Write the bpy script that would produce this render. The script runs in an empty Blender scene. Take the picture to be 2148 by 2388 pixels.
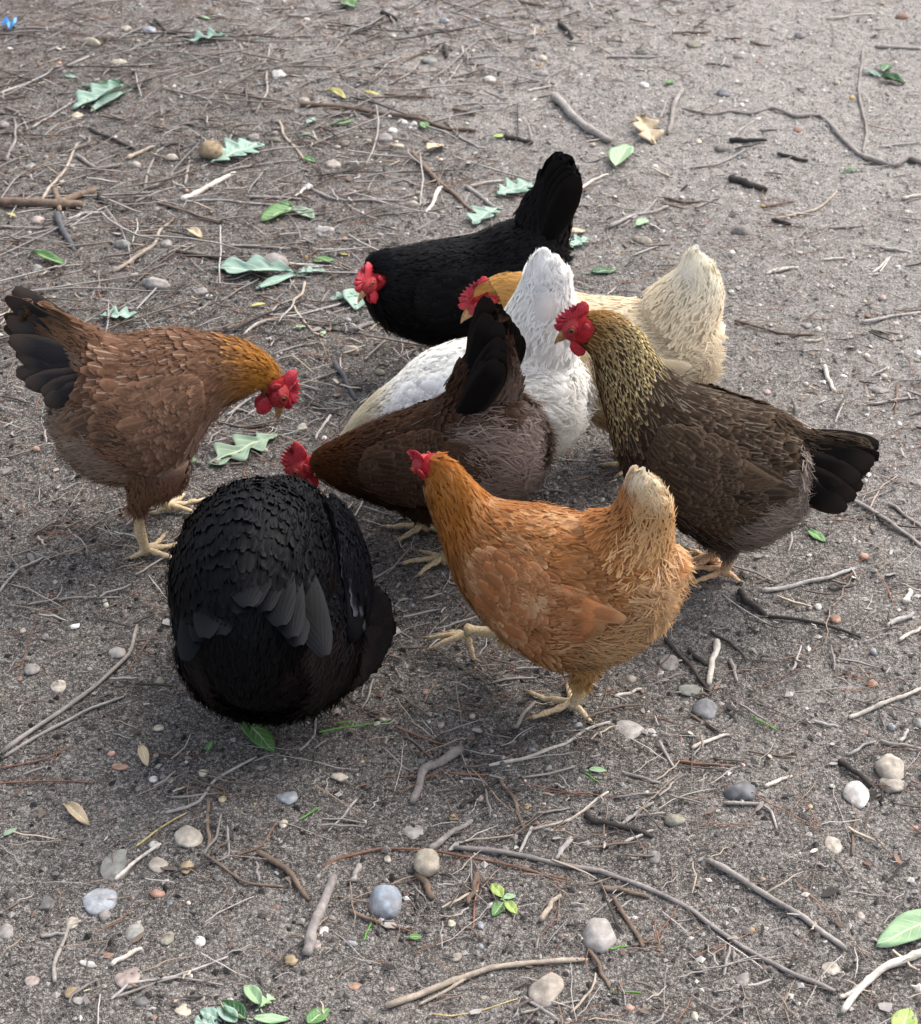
import bpy, bmesh, math, random
import numpy as np
from mathutils import Vector, Matrix, kdtree

# ------------------------------------------------------------------ camera
scene = bpy.context.scene
COL = scene.collection
CAM_H, PITCH, FPX, PW, PH = 1.6, math.radians(36.0), 4630.0, 2148.0, 2388.0
CAM = np.array([0.0, 0.0, CAM_H])
RIGHT = np.array([1.0, 0.0, 0.0])
FWD = np.array([0.0, math.cos(PITCH), -math.sin(PITCH)])
UP = np.array([0.0, math.sin(PITCH), math.cos(PITCH)])
cam_data = bpy.data.cameras.new('camera')
cam_data.sensor_fit = 'VERTICAL'
cam_data.sensor_height = 24.0
cam_data.lens = 24.0 * FPX / PH
cam_data.clip_start = 0.05
cam_data.clip_end = 500.0
cam_data.dof.use_dof = True
cam_data.dof.focus_distance = 2.35
cam_data.dof.aperture_fstop = 9.0
cam_obj = bpy.data.objects.new('camera', cam_data)
COL.objects.link(cam_obj)
cam_obj.location = CAM
cam_obj.rotation_euler = (math.pi / 2 - PITCH, 0, 0)
scene.camera = cam_obj

# ------------------------------------------------------------------ sky, sun, exposure
SUN_EL, SUN_AZ = math.radians(52), math.radians(38)      # azimuth: from +X (right) towards +Y (away)
world = bpy.data.worlds.new('World')
scene.world = world
world.use_nodes = True
wn, wl = world.node_tree.nodes, world.node_tree.links
wn.clear()
sky = wn.new('ShaderNodeTexSky')
sky.sky_type = 'NISHITA'
sky.sun_disc = False
sky.sun_elevation = SUN_EL
sky.sun_rotation = math.pi / 2 - SUN_AZ
sky.air_density = 1.0
sky.dust_density = 4.0
hsv = wn.new('ShaderNodeHueSaturation')
hsv.inputs['Saturation'].default_value = 0.52
bg = wn.new('ShaderNodeBackground')
bg.inputs['Strength'].default_value = 0.15
wo = wn.new('ShaderNodeOutputWorld')
wl.new(sky.outputs[0], hsv.inputs['Color'])
wl.new(hsv.outputs[0], bg.inputs['Color'])
wl.new(bg.outputs[0], wo.inputs['Surface'])
sun_data = bpy.data.lights.new('sun', 'SUN')
sun_data.energy = 0.95
sun_data.angle = math.radians(55)
sun_data.color = (1.0, 0.99, 0.98)
sun = bpy.data.objects.new('sun', sun_data)
COL.objects.link(sun)
sdir = Vector((math.cos(SUN_EL) * math.cos(SUN_AZ), math.cos(SUN_EL) * math.sin(SUN_AZ), math.sin(SUN_EL)))
sun.rotation_euler = sdir.to_track_quat('Z', 'Y').to_euler()
scene.view_settings.view_transform = 'Standard'
scene.view_settings.look = 'None'
scene.view_settings.gamma = 1.0
scene.view_settings.exposure = 1.45

# ------------------------------------------------------------------ helpers
rng = np.random.default_rng(11)
random.seed(5)

def unit(v):
    v = np.asarray(v, float)
    return v / (np.linalg.norm(v, axis=-1, keepdims=True) + 1e-12)

def vnoise(x, y, seed):
    x = np.asarray(x, float); y = np.asarray(y, float)
    ix, iy = np.floor(x), np.floor(y)
    fx, fy = x - ix, y - iy
    fx = fx * fx * (3 - 2 * fx); fy = fy * fy * (3 - 2 * fy)
    def h(a, b):
        s = np.sin(a * 127.1 + b * 311.7 + seed * 74.7) * 43758.5453
        return s - np.floor(s)
    return (h(ix, iy) * (1 - fx) + h(ix + 1, iy) * fx) * (1 - fy) + (h(ix, iy + 1) * (1 - fx) + h(ix + 1, iy + 1) * fx) * fy

def hgt(x, y):
    """height of the bare soil"""
    x = np.asarray(x, float); y = np.asarray(y, float)
    z = 0.018 * (vnoise(x * 1.9, y * 1.9, 1) - 0.5)
    z = z + 0.009 * (vnoise(x * 7 + 3, y * 7, 2) - 0.5)
    z = z + 0.006 * (vnoise(x * 19, y * 19 + 5, 3) - 0.5)
    z = z + 0.0042 * (vnoise(x * 47, y * 47, 4) - 0.5)
    z = z + 0.0048 * (vnoise(x * 90, y * 90, 5) - 0.5)
    return z

def ray(px, py):
    return RIGHT * (px - PW / 2) / FPX - UP * (py - PH / 2) / FPX + FWD

def on_ground(px, py):
    d = ray(px, py)
    t = -CAM_H / d[2]
    for _ in range(4):
        p = CAM + d * t
        t = (float(hgt(p[0], p[1])) - CAM_H) / d[2]
    return CAM + d * t

def on_plane(px, py, p0, n):
    d = ray(px, py)
    return CAM + d * (np.dot(p0 - CAM, n) / np.dot(d, n))

def proj(p):
    v = np.asarray(p) - CAM
    z = np.dot(v, FWD)
    return np.array([PW / 2 + FPX * np.dot(v, RIGHT) / z, PH / 2 - FPX * np.dot(v, UP) / z])

def mpp(p):
    return float(np.dot(np.asarray(p) - CAM, FWD)) / FPX

class Z:
    """a zoomed crop of the photograph: its corner and its scale"""
    def __init__(s, x0, y0, k): s.x0, s.y0, s.k = x0, y0, k
    def __call__(s, x, y): return (s.x0 + x * s.k, s.y0 + y * s.k)

def mk_mesh(name, V, F, attrs=None, smooth=True, mat=None):
    """V (n,3); F: int array (m,k) or list of such arrays"""
    Fs = F if isinstance(F, list) else [F]
    Fs = [np.asarray(f, np.int32) for f in Fs if len(f)]
    me = bpy.data.meshes.new(name)
    V = np.asarray(V, np.float32)
    me.vertices.add(len(V)); me.vertices.foreach_set('co', V.ravel())
    nl = sum(f.size for f in Fs); npol = sum(len(f) for f in Fs)
    me.loops.add(nl); me.polygons.add(npol)
    me.loops.foreach_set('vertex_index', np.concatenate([f.ravel() for f in Fs]))
    sizes = np.concatenate([np.full(len(f), f.shape[1], np.int32) for f in Fs])
    starts = np.concatenate([[0], np.cumsum(sizes)[:-1]]).astype(np.int32)
    me.polygons.foreach_set('loop_start', starts)
    try: me.polygons.foreach_set('loop_total', sizes)
    except Exception: pass
    me.polygons.foreach_set('use_smooth', np.full(npol, smooth, bool))
    for an, A in (attrs or {}).items():
        A = np.asarray(A, np.float32)
        if A.shape[1] == 3: A = np.hstack([A, np.ones((len(A), 1), np.float32)])
        at = me.attributes.new(an, 'FLOAT_COLOR', 'POINT')
        at.data.foreach_set('color', A.ravel())
    me.update(calc_edges=True)
    me.validate()
    if mat: me.materials.append(mat)
    return me

def link(name, data, parent=None, label=None, cat=None, group=None, kind=None):
    o = bpy.data.objects.new(name, data)
    COL.objects.link(o)
    if parent is not None: o.parent = parent
    if label: o['label'] = label
    if cat: o['category'] = cat
    if group: o['group'] = group
    if kind: o['kind'] = kind
    return o

def grid_faces(r, c, wrap=False, base=0):
    cc = c if wrap else c - 1
    i, j = np.meshgrid(np.arange(r - 1), np.arange(cc), indexing='ij')
    a = i * c + j; b = i * c + (j + 1) % c
    return base + np.stack([a, b, b + c, a + c], -1).reshape(-1, 4)

def catmull(P, per):
    P = np.asarray(P, float)
    Q = np.vstack([2 * P[0] - P[1], P, 2 * P[-1] - P[-2]])
    out = []
    for i in range(len(P) - 1):
        p0, p1, p2, p3 = Q[i], Q[i + 1], Q[i + 2], Q[i + 3]
        for s in np.arange(per) / per:
            out.append(0.5 * (2 * p1 + (p2 - p0) * s + (2 * p0 - 5 * p1 + 4 * p2 - p3) * s * s + (3 * p1 - p0 - 3 * p2 + p3) * s ** 3))
    out.append(P[-1])
    return np.array(out)

def tube(P, R, sides=8, cap=True):
    """tube along P (n,3) with radii R (n,) -> verts, faces"""
    P = np.asarray(P, float); n = len(P)
    T = unit(np.gradient(P, axis=0))
    ref = np.array([0, 0, 1.0]) if abs(T[0][2]) < 0.9 else np.array([1.0, 0, 0])
    A = np.zeros_like(P); prev = unit(np.cross(T[0], ref))
    for i in range(n):
        prev = unit(prev - T[i] * np.dot(prev, T[i])); A[i] = prev
    B = np.cross(T, A)
    an = np.arange(sides) * 2 * math.pi / sides
    V = P[:, None] + np.asarray(R)[:, None, None] * (np.cos(an)[None, :, None] * A[:, None] + np.sin(an)[None, :, None] * B[:, None])
    V = V.reshape(-1, 3)
    F = [grid_faces(n, sides, True)[:, ::-1]]
    if cap:
        V = np.vstack([V, P[0], P[-1]])
        j = np.arange(sides)
        F.append(np.stack([(j + 1) % sides, j, np.full(sides, n * sides)], -1)[:, ::-1])
        F.append(np.stack([(n - 1) * sides + j, (n - 1) * sides + (j + 1) % sides, np.full(sides, n * sides + 1)], -1)[:, ::-1])
    return V, F

# ------------------------------------------------------------------ materials
class NT:
    def __init__(s, name):
        s.m = bpy.data.materials.new(name); s.m.use_nodes = True
        s.n, s.l = s.m.node_tree.nodes, s.m.node_tree.links
        s.bsdf = s.n['Principled BSDF']
    def add(s, t, **kw):
        nd = s.n.new('ShaderNode' + t)
        for k, v in kw.items(): setattr(nd, k, v)
        return nd
    def put(s, sock, v):
        if hasattr(v, 'is_linked') or hasattr(v, 'links'): s.l.new(v, sock)
        else: sock.default_value = v
    def math(s, op, a, b=0.5, c=None, clamp=False):
        nd = s.add('Math', operation=op, use_clamp=clamp)
        s.put(nd.inputs[0], a); s.put(nd.inputs[1], b)
        if c is not None: s.put(nd.inputs[2], c)
        return nd.outputs[0]
    def mix(s, f, a, b, blend='MIX'):
        nd = s.add('Mix', data_type='RGBA', blend_type=blend)
        s.put(nd.inputs[0], f); s.put(nd.inputs[6], a); s.put(nd.inputs[7], b)
        return nd.outputs[2]
    def attr(s, name): return s.add('Attribute', attribute_name=name)
    def noise(s, scale, detail=4, rough=0.55, vec=None, dist=0.0):
        nd = s.add('TexNoise')
        nd.inputs['Scale'].default_value = scale; nd.inputs['Detail'].default_value = detail
        nd.inputs['Roughness'].default_value = rough; nd.inputs['Distortion'].default_value = dist
        if vec is not None: s.l.new(vec, nd.inputs['Vector'])
        return nd.outputs['Fac']
    def ramp(s, f, lo, hi, clamp=True):
        nd = s.add('MapRange', interpolation_type='SMOOTHSTEP')
        s.put(nd.inputs[0], f); nd.inputs[1].default_value = lo; nd.inputs[2].default_value = hi
        return nd.outputs[0]
    def pos(s): return s.add('NewGeometry').outputs['Position']
    def obj(s): return s.add('TexCoord').outputs['Object']
    def bump(s, h, strength, dist):
        nd = s.add('Bump'); nd.inputs['Strength'].default_value = strength; nd.inputs['Distance'].default_value = dist
        s.l.new(h, nd.inputs['Height']); s.l.new(nd.outputs[0], s.bsdf.inputs['Normal'])
    def set(s, **kw):
        for k, v in kw.items(): s.put(s.bsdf.inputs[k.replace('_', ' ')], v)
        return s.m

def c4(c, f=1.0): return (c[0] * f, c[1] * f, c[2] * f, 1)

def mat_soil():
    t = NT('soil'); p = t.pos()
    big = t.noise(1.3, 3, 0.5, p)
    mid = t.noise(7.0, 5, 0.6, p)
    fine = t.noise(60.0, 5, 0.7, p)
    grit = t.noise(230.0, 3, 0.7, p); micro = t.noise(620.0, 2, 0.6, p)
    sep = t.add('SeparateXYZ'); t.l.new(p, sep.inputs[0])
    # scratched-over moist soil, with shade painted in, middle and left, dry sand far right
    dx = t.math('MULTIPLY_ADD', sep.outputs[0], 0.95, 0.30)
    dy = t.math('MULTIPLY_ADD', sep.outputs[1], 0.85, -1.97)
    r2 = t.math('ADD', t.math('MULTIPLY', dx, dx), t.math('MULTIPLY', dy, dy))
    damp_shade = t.ramp(t.math('ADD', r2, t.math('MULTIPLY', t.math('SUBTRACT', mid, 0.5), 0.8)), 0.98, 0.0)
    sandy = t.ramp(t.math('ADD', t.math('ADD', t.math('MULTIPLY', sep.outputs[0], 0.34), t.math('MULTIPLY', sep.outputs[1], 0.24)), t.math('MULTIPLY', big, 0.8)), 0.78, 1.5)
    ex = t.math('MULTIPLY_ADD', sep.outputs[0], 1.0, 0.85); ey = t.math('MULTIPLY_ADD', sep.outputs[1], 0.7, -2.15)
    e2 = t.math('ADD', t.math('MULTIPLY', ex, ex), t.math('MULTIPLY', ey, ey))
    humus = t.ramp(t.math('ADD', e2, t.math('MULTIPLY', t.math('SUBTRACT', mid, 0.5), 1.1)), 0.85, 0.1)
    base = t.mix(t.ramp(mid, 0.36, 0.62), c4((0.070, 0.0635, 0.0582)), c4((0.172, 0.157, 0.143)))
    base = t.mix(sandy, base, c4((0.39, 0.361, 0.328)))
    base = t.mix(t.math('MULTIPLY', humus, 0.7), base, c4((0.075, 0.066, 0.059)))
    base = t.mix(t.math('MULTIPLY', damp_shade, 0.9), base, c4((0.046, 0.041, 0.037)))
    base = t.mix(t.math('MULTIPLY', t.ramp(fine, 0.35, 0.68), 0.75), t.mix(0.55, base, c4((0.045, 0.037, 0.032))), t.mix(0.25, base, c4((0.42, 0.37, 0.32))))
    base = t.mix(t.math('MULTIPLY', t.ramp(grit, 0.52, 0.64), 0.75), base, t.mix(0.6, base, c4((0.52, 0.475, 0.43))))
    base = t.mix(t.math('MULTIPLY', t.ramp(grit, 0.48, 0.37), 0.85), base, t.mix(0.75, base, c4((0.018, 0.016, 0.015))))
    base = t.mix(t.math('MULTIPLY', t.ramp(micro, 0.53, 0.66), 0.65), base, t.mix(0.55, base, c4((0.58, 0.53, 0.48))))
    base = t.mix(t.math('MULTIPLY', t.ramp(micro, 0.47, 0.35), 0.75), base, t.mix(0.75, base, c4((0.018, 0.016, 0.015))))
    h = t.math('ADD', t.math('ADD', t.math('MULTIPLY', fine, 0.9), t.math('MULTIPLY', grit, 0.55)), t.math('MULTIPLY', micro, 0.22))
    t.bump(h, 1.0, 0.009)
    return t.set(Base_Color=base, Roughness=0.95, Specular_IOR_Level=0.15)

def mat_attr(name, rough=0.85, nscale=220, namp=0.35, bumpd=0.001, spec=0.25, stretch=None):
    """colour from the mesh, broken up by a little noise"""
    t = NT(name); a = t.attr('C1'); p = t.obj()
    n1 = t.noise(nscale, 4, 0.65, p); n2 = t.noise(nscale / 5, 3, 0.55, p)
    f = t.math('MULTIPLY_ADD', t.math('SUBTRACT', n1, 0.5), namp * 2.4, 1.0)
    f = t.math('MULTIPLY', f, t.math('MULTIPLY_ADD', t.math('SUBTRACT', n2, 0.5), namp * 2.0, 1.0))
    g = t.add('CombineXYZ')
    for i in range(3): t.l.new(f, g.inputs[i])
    col = t.mix(1.0, a.outputs['Color'], g.outputs[0], 'MULTIPLY')
    t.bump(n1, 0.6, bumpd)
    return t.set(Base_Color=col, Roughness=rough, Specular_IOR_Level=spec)

def mat_feather(name, rough, spec, sheen):
    t = NT(name)
    c1, c2, fd = t.attr('C1'), t.attr('C2'), t.attr('FD')
    s = t.add('SeparateColor'); t.l.new(fd.outputs['Color'], s.inputs[0])
    u, v, sh = s.outputs[0], s.outputs[1], s.outputs[2]
    rnd = fd.outputs['Alpha']
    tip = t.math('MULTIPLY', t.math('SUBTRACT', v, 0.42), 1.72)
    e = t.ramp(t.math('MAXIMUM', t.math('MULTIPLY', u, 0.96), tip), 0.55, 0.92)
    col = t.mix(e, c1.outputs['Color'], c2.outputs['Color'])
    shaft = t.math('MULTIPLY', t.ramp(u, 0.22, 0.04), sh)
    col = t.mix(shaft, col, t.mix(0.55, c2.outputs['Color'], (0.9, 0.8, 0.65, 1)))
    # barbs: fine oblique streaks
    w = t.math('SINE', t.math('ADD', t.math('MULTIPLY', v, 55.0), t.math('MULTIPLY', u, 22.0)))
    f = t.math('MULTIPLY_ADD', w, 0.03, t.math('MULTIPLY_ADD', rnd, 0.3, 0.85))
    g = t.add('CombineXYZ')
    for i in range(3): t.l.new(f, g.inputs[i])
    col = t.mix(1.0, col, g.outputs[0], 'MULTIPLY')
    t.bump(w, 0.12, 0.0004)
    t.set(Base_Color=col, Roughness=rough, Specular_IOR_Level=spec)
    # thin vanes let some light through
    tr = t.add('BsdfTranslucent'); t.l.new(col, tr.inputs['Color'])
    mx = t.add('MixShader'); mx.inputs[0].default_value = sheen
    t.l.new(t.bsdf.outputs[0], mx.inputs[1]); t.l.new(tr.outputs[0], mx.inputs[2])
    t.l.new(mx.outputs[0], t.n['Material Output'].inputs['Surface'])
    return t.m

def mat_plain(name, c, rough=0.5, nscale=300, namp=0.2, bumpd=0.0006, spec=0.4, sss=0.0):
    t = NT(name); p = t.obj(); n1 = t.noise(nscale, 4, 0.6, p)
    col = t.mix(t.ramp(n1, 0.3, 0.7), c4(c, 1 - namp), c4(c, 1 + namp))
    t.bump(n1, 0.6, bumpd)
    t.set(Base_Color=col, Roughness=rough, Specular_IOR_Level=spec)
    if sss:
        t.bsdf.inputs['Subsurface Weight'].default_value = sss
        t.bsdf.inputs['Subsurface Scale'].default_value = 0.004
        t.bsdf.inputs['Subsurface Radius'].default_value = (1.0, 0.3, 0.2)
    return t.m

M = {}
M['soil'] = mat_soil()
M['feather'] = mat_feather('feather', 0.8, 0.08, 0.35)
M['gloss'] = mat_feather('glossy_feather', 0.48, 0.05, 0.08)
M['skin'] = mat_attr('hen_body', 0.85, 420, 0.35, 0.0015, 0.06)
M['comb'] = mat_plain('red_comb', (0.43, 0.024, 0.038), 0.5, 600, 0.4, 0.0016, 0.45, 0.12)
M['face'] = mat_plain('red_face', (0.31, 0.018, 0.022), 0.55, 700, 0.55, 0.0025, 0.4, 0.1)
M['beak'] = mat_plain('horn_beak', (0.33, 0.19, 0.08), 0.4, 300, 0.35)
M['eye'] = mat_plain('amber_eye', (0.45, 0.13, 0.02), 0.12, 300, 0.1, 0.0)
M['pupil'] = mat_plain('dark_pupil', (0.008, 0.006, 0.005), 0.08, 300, 0.1, 0.0, 0.6)
M['shank'] = mat_plain('yellow_shank', (0.45, 0.335, 0.195), 0.55, 420, 0.35, 0.0012)
M['pinkshank'] = mat_plain('pink_shank', (0.5, 0.31, 0.17), 0.55, 420, 0.35, 0.0012)
M['claw'] = mat_plain('claw_horn', (0.2, 0.15, 0.1), 0.45)
M['bark'] = mat_attr('bark', 0.88, 170, 0.5, 0.0016)
M['stone'] = mat_attr('stone', 0.85, 130, 0.5, 0.0016, 0.2)
M['litter'] = mat_attr('litter', 0.9, 150, 0.35, 0.0008)

# ------------------------------------------------------------------ ground: one sheet out to the horizon
def axis(lo, hi, step, far):
    core = np.arange(lo, hi + 1e-6, step)
    out = []; d = step
    while sum(out) < far: d *= 1.28; out.append(d)
    cs = np.cumsum(out)
    return np.concatenate([(lo - cs)[::-1], core, core[-1] + cs])
gx, gy = axis(-1.35, 1.35, 0.0080, 120), axis(1.12, 4.75, 0.0088, 120)
GX, GY = np.meshgrid(gx, gy)
GZ = hgt(GX, GY)
gv = np.stack([GX, GY, GZ], -1).reshape(-1, 3)
link('ground', mk_mesh('ground', gv, grid_faces(len(gy), len(gx)), mat=M['soil']), kind='structure', label='bare grey brown trodden soil with scratched moist patches and painted shade')
# ------------------------------------------------------------------ hens
class Loft:
    """rings along a spine: centre C, in-plane normal N, half-height a, width ratio k, lateral Y"""
    def __init__(s, C, N, a, k, Y, per=8, flow=-1, egg=0.13):
        s.n = len(C); s.flow = flow; s.egg = egg; s.Y = Y
        s.t = np.linspace(0, s.n - 1, (s.n - 1) * per + 1)
        s.C = catmull(C, per); s.N = unit(catmull(N, per))
        s.a = np.maximum(catmull(np.asarray(a)[:, None], per)[:, 0], 0.003)
        s.k = catmull(np.asarray(k)[:, None], per)[:, 0]
    def at(s, t, ph):
        t = np.asarray(t, float); ph = np.asarray(ph, float)
        I = lambda A: np.stack([np.interp(t, s.t, A[:, i]) for i in range(3)], -1)
        C, N = I(s.C), unit(I(s.N))
        a = np.interp(t, s.t, s.a); k = np.interp(t, s.t, s.k)
        c, sn = np.cos(ph), np.sin(ph)
        P = C + (a * c)[..., None] * N + (k * a * sn * (1 - s.egg * c))[..., None] * s.Y
        return P, C, a
    def frame(s, t, ph):
        e = 0.03
        P, C, a = s.at(t, ph)
        dt = s.at(np.minimum(t + e, s.n - 1), ph)[0] - s.at(np.maximum(t - e, 0), ph)[0]
        dp = s.at(t, ph + e)[0] - s.at(t, ph - e)[0]
        n = unit(np.cross(dt, dp))
        n = n * np.sign(np.sum(n * (P - C), -1, keepdims=True) + 1e-9)
        return P, n, unit(dt) * s.flow, a
    def mesh(s, seg=30):
        ph = np.arange(seg) * 2 * math.pi / seg
        T, PH_ = np.meshgrid(s.t, ph, indexing='ij')
        V = s.at(T.ravel(), PH_.ravel())[0]
        r = len(s.t)
        F = [grid_faces(r, seg, True)]
        V = np.vstack([V, s.C[0], s.C[-1]])
        j = np.arange(seg)
        F.append(np.stack([(j + 1) % seg, j, np.full(seg, r * seg)], -1))
        F.append(np.stack([(r - 1) * seg + j, (r - 1) * seg + (j + 1) % seg, np.full(seg, r * seg + 1)], -1))
        return V, F
    def rows(s, t0, t1, Lf, Wf, step=0.36, dens=0.62):
        """imbricated rows of feather roots between t0 and t1"""
        out_t, out_p = [], []
        spd = np.linalg.norm(np.gradient(s.C, axis=0), axis=1) / np.gradient(s.t)
        t = t0; r = 0
        while t < t1:
            L, W = Lf(t), Wf(t)
            a = np.interp(t, s.t, s.a); k = np.interp(t, s.t, s.k)
            n = max(5, int(2 * math.pi * a * math.sqrt((1 + k * k) / 2) / (W * dens)))
            ph = (np.arange(n) + 0.5 * (r % 2) + rng.normal(0, 0.16, n)) * 2 * math.pi / n
            out_t.append(t + rng.normal(0, 0.1, n) * L * step / max(np.interp(t, s.t, spd), 0.01)); out_p.append(ph)
            t += max(L * step / max(np.interp(t, s.t, spd), 0.012), 0.015); r += 1
        return np.clip(np.concatenate(out_t), t0, t1), np.concatenate(out_p)

W_ROUND = np.array([0.5, 0.92, 1.0, 0.86, 0.38])
W_POINT = np.array([0.65, 1.0, 0.88, 0.56, 0.06])

def feather_arrays(P, D, N, L, W, lift, curl, C1, C2, point, shaft, camber=0.18, bend=0.0, soft=0.28):
    n = len(P); R = 5
    v = np.linspace(0, 1, R)
    D = unit(D - N * np.sum(D * N, -1, keepdims=True))
    S = np.cross(N, D)
    w = (1 - point)[:, None] * W_ROUND + point[:, None] * W_POINT
    base = P[:, None] + D[:, None] * (L[:, None] * v)[..., None] + N[:, None] * (L[:, None] * (lift[:, None] * v - curl[:, None] * v ** 2))[..., None]
    base = base + S[:, None] * (np.asarray(bend) * np.ones(n))[:, None, None] * (L[:, None] * v ** 2)[..., None]
    cols = []
    for u in (-1, 0, 1):
        off = S[:, None] * (u * 0.5 * W[:, None] * w)[..., None] - N[:, None] * (abs(u) * camber * 0.5 * W[:, None] * w)[..., None]
        cols.append(base + off)
    V = np.stack(cols, 2).reshape(-1, 3)
    NR = np.stack([np.broadcast_to((N + S * u * soft)[:, None], base.shape) for u in (-1, 0, 1)], 2).reshape(-1, 3)
    rnd = rng.random(n)
    FD = np.zeros((n, R, 3, 4))
    FD[..., 0] = np.array([1, 0, 1])[None, None]; FD[..., 1] = v[None, :, None]
    FD[..., 2] = np.asarray(shaft)[:, None, None]; FD[..., 3] = rnd[:, None, None]
    A1 = np.repeat(C1, R * 3, 0); A2 = np.repeat(C2, R * 3, 0)
    f0 = grid_faces(R, 3)
    F = (np.arange(n) * R * 3)[:, None, None] + f0[None]
    return V, F.reshape(-1, 4)[:, ::-1], A1, A2, FD.reshape(-1, 4), unit(NR)

def strand_arrays(P, D, N, L, W, lift, curl, C, bend):
    n = len(P); v = np.array([0, .4, .75, 1.0]); w = np.array([1, .9, .6, .12])
    D = unit(D - N * np.sum(D * N, -1, keepdims=True)); S = np.cross(N, D)
    base = P[:, None] + D[:, None] * (L[:, None] * v)[..., None] + N[:, None] * (L[:, None] * (lift[:, None] * v - curl[:, None] * v ** 2))[..., None] + S[:, None] * (bend[:, None] * L[:, None] * v ** 2)[..., None]
    V = np.stack([base + S[:, None] * (u * .5 * W[:, None] * w)[..., None] for u in (-1, 1)], 2).reshape(-1, 3)
    NR = np.repeat(unit(N + D * .2 + S * rng.normal(0, .12, (n, 1))), 8, 0)
    FD = np.zeros((n, 4, 2, 4)); FD[..., 0] = .5; FD[..., 1] = .3; FD[..., 3] = .5
    F = (np.arange(n) * 8)[:, None, None] + grid_faces(4, 2)[None]
    A = np.repeat(C, 8, 0)
    return V, F.reshape(-1, 4)[:, ::-1], A, A, FD.reshape(-1, 4), NR

class Plumes:
    def __init__(s): s.parts = []; s.n = 0
    def add(s, *a, **k):
        V, F, A1, A2, FD, NR = feather_arrays(*a, **k)
        s.parts.append((V, F + s.n, A1, A2, FD, NR)); s.n += len(V)
    def strands(s, *a):
        V, F, A1, A2, FD, NR = strand_arrays(*a)
        s.parts.append((V, F + s.n, A1, A2, FD, NR)); s.n += len(V)
    def mesh(s, name, mat):
        V, F, A1, A2, FD, NR = [np.concatenate([p[i] for p in s.parts]) for i in range(6)]
        me = mk_mesh(name, V, F, {'C1': A1, 'C2': A2, 'FD': FD}, mat=mat)
        me.normals_split_custom_set_from_vertices(NR.astype(np.float32))
        return me

def one_feather(name, L, W, c1, c2, point, shaft, mat, curl=0.1, camber=0.3, bend=0.0, rows=13):
    """a single large feather along +X, normal +Z, as its own closed thin mesh"""
    v = 1 - (1 - np.linspace(0, 1, rows)) ** 1.35
    w = np.where(v < .55, .55 + .45 * np.sin(np.clip(v / .55, 0, 1) * math.pi / 2), np.sqrt(np.clip(1 - ((v - .55) / .462) ** 2, .03, 1)))
    u = np.array([-1, -0.55, 0, 0.55, 1])
    V = np.zeros((rows, 5, 3))
    V[..., 0] = (L * v)[:, None]
    V[..., 1] = 0.5 * W * w[:, None] * u[None] + bend * L * (v ** 2)[:, None]
    V[..., 2] = -curl * L * (v ** 2)[:, None] - camber * 0.5 * W * w[:, None] * (u ** 2)[None]
    V[..., 2] += 0.0012 * np.sin(v * 23)[:, None] * (u ** 2)[None]
    V = V.reshape(-1, 3)
    lo = V - np.array([0, 0, 0.0006]) 
    F = grid_faces(rows, 5)
    FD = np.zeros((rows, 5, 4)); FD[..., 0] = np.abs(u)[None]; FD[..., 1] = v[:, None]; FD[..., 2] = shaft; FD[..., 3] = 0.5
    FD = FD.reshape(-1, 4)
    n = len(V)
    edge = list(range(0, 5)) + [r * 5 + 4 for r in range(1, rows)] + [(rows - 1) * 5 + j for j in (3, 2, 1, 0)] + [r * 5 for r in range(rows - 2, 0, -1)]
    e = np.array(edge); e2 = np.roll(e, -1)
    side = np.stack([e, e + n, e2 + n, e2], -1)
    VV = np.vstack([V, lo]); FF = np.vstack([F, (F + n)[:, ::-1], side])[:, ::-1]
    me = mk_mesh(name, VV, FF, {'C1': np.tile(c1, (2 * n, 1)), 'C2': np.tile(c2, (2 * n, 1)), 'FD': np.vstack([FD, FD])}, mat=mat)
    nn = np.zeros((rows, 5, 3)); nn[..., 2] = 1; nn[..., 1] = .3 * u[None]; nn = nn.reshape(-1, 3)
    me.normals_split_custom_set_from_vertices(unit(np.vstack([nn, nn * np.array([1, 1, -1.0])])).astype(np.float32))
    return me

def basis(P, D, N):
    D = unit(D); N = unit(N - D * np.dot(N, D)); S = np.cross(N, D)
    m = Matrix.Identity(4)
    for i in range(3):
        m[i][0], m[i][1], m[i][2], m[i][3] = D[i], S[i], N[i], P[i]
    return m

def A3(c): return np.asarray(c, float)

def sstep(a, b, x):
    t = np.clip((x - a) / (b - a), 0, 1); return t * t * (3 - 2 * t)

def ellipsoid(c, ax, r, nu=16, nv=10, wob=0.0):
    """c centre, ax three unit axes, r three radii"""
    th = np.linspace(0, math.pi, nv)[1:-1]; ph = np.arange(nu) * 2 * math.pi / nu
    TH, PHI = np.meshgrid(th, ph, indexing='ij')
    q = np.stack([np.sin(TH) * np.cos(PHI), np.sin(TH) * np.sin(PHI), np.cos(TH)], -1).reshape(-1, 3)
    q = np.vstack([q, [0, 0, 1], [0, 0, -1]])
    if wob: q = q * (1 + wob * (vnoise(q[:, 0] * 4 + q[:, 2] * 3, q[:, 1] * 4, 9) - 0.5))[:, None]
    V = c + sum((q[:, i] * r[i])[:, None] * ax[i] for i in range(3))
    r0 = len(th); F = [grid_faces(r0, nu, True)]
    j = np.arange(nu); n = r0 * nu
    F.append(np.stack([(j + 1) % nu, j, np.full(nu, n)], -1))
    F.append(np.stack([(r0 - 1) * nu + j, (r0 - 1) * nu + (j + 1) % nu, np.full(nu, n + 1)], -1))
    return V, F

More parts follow.
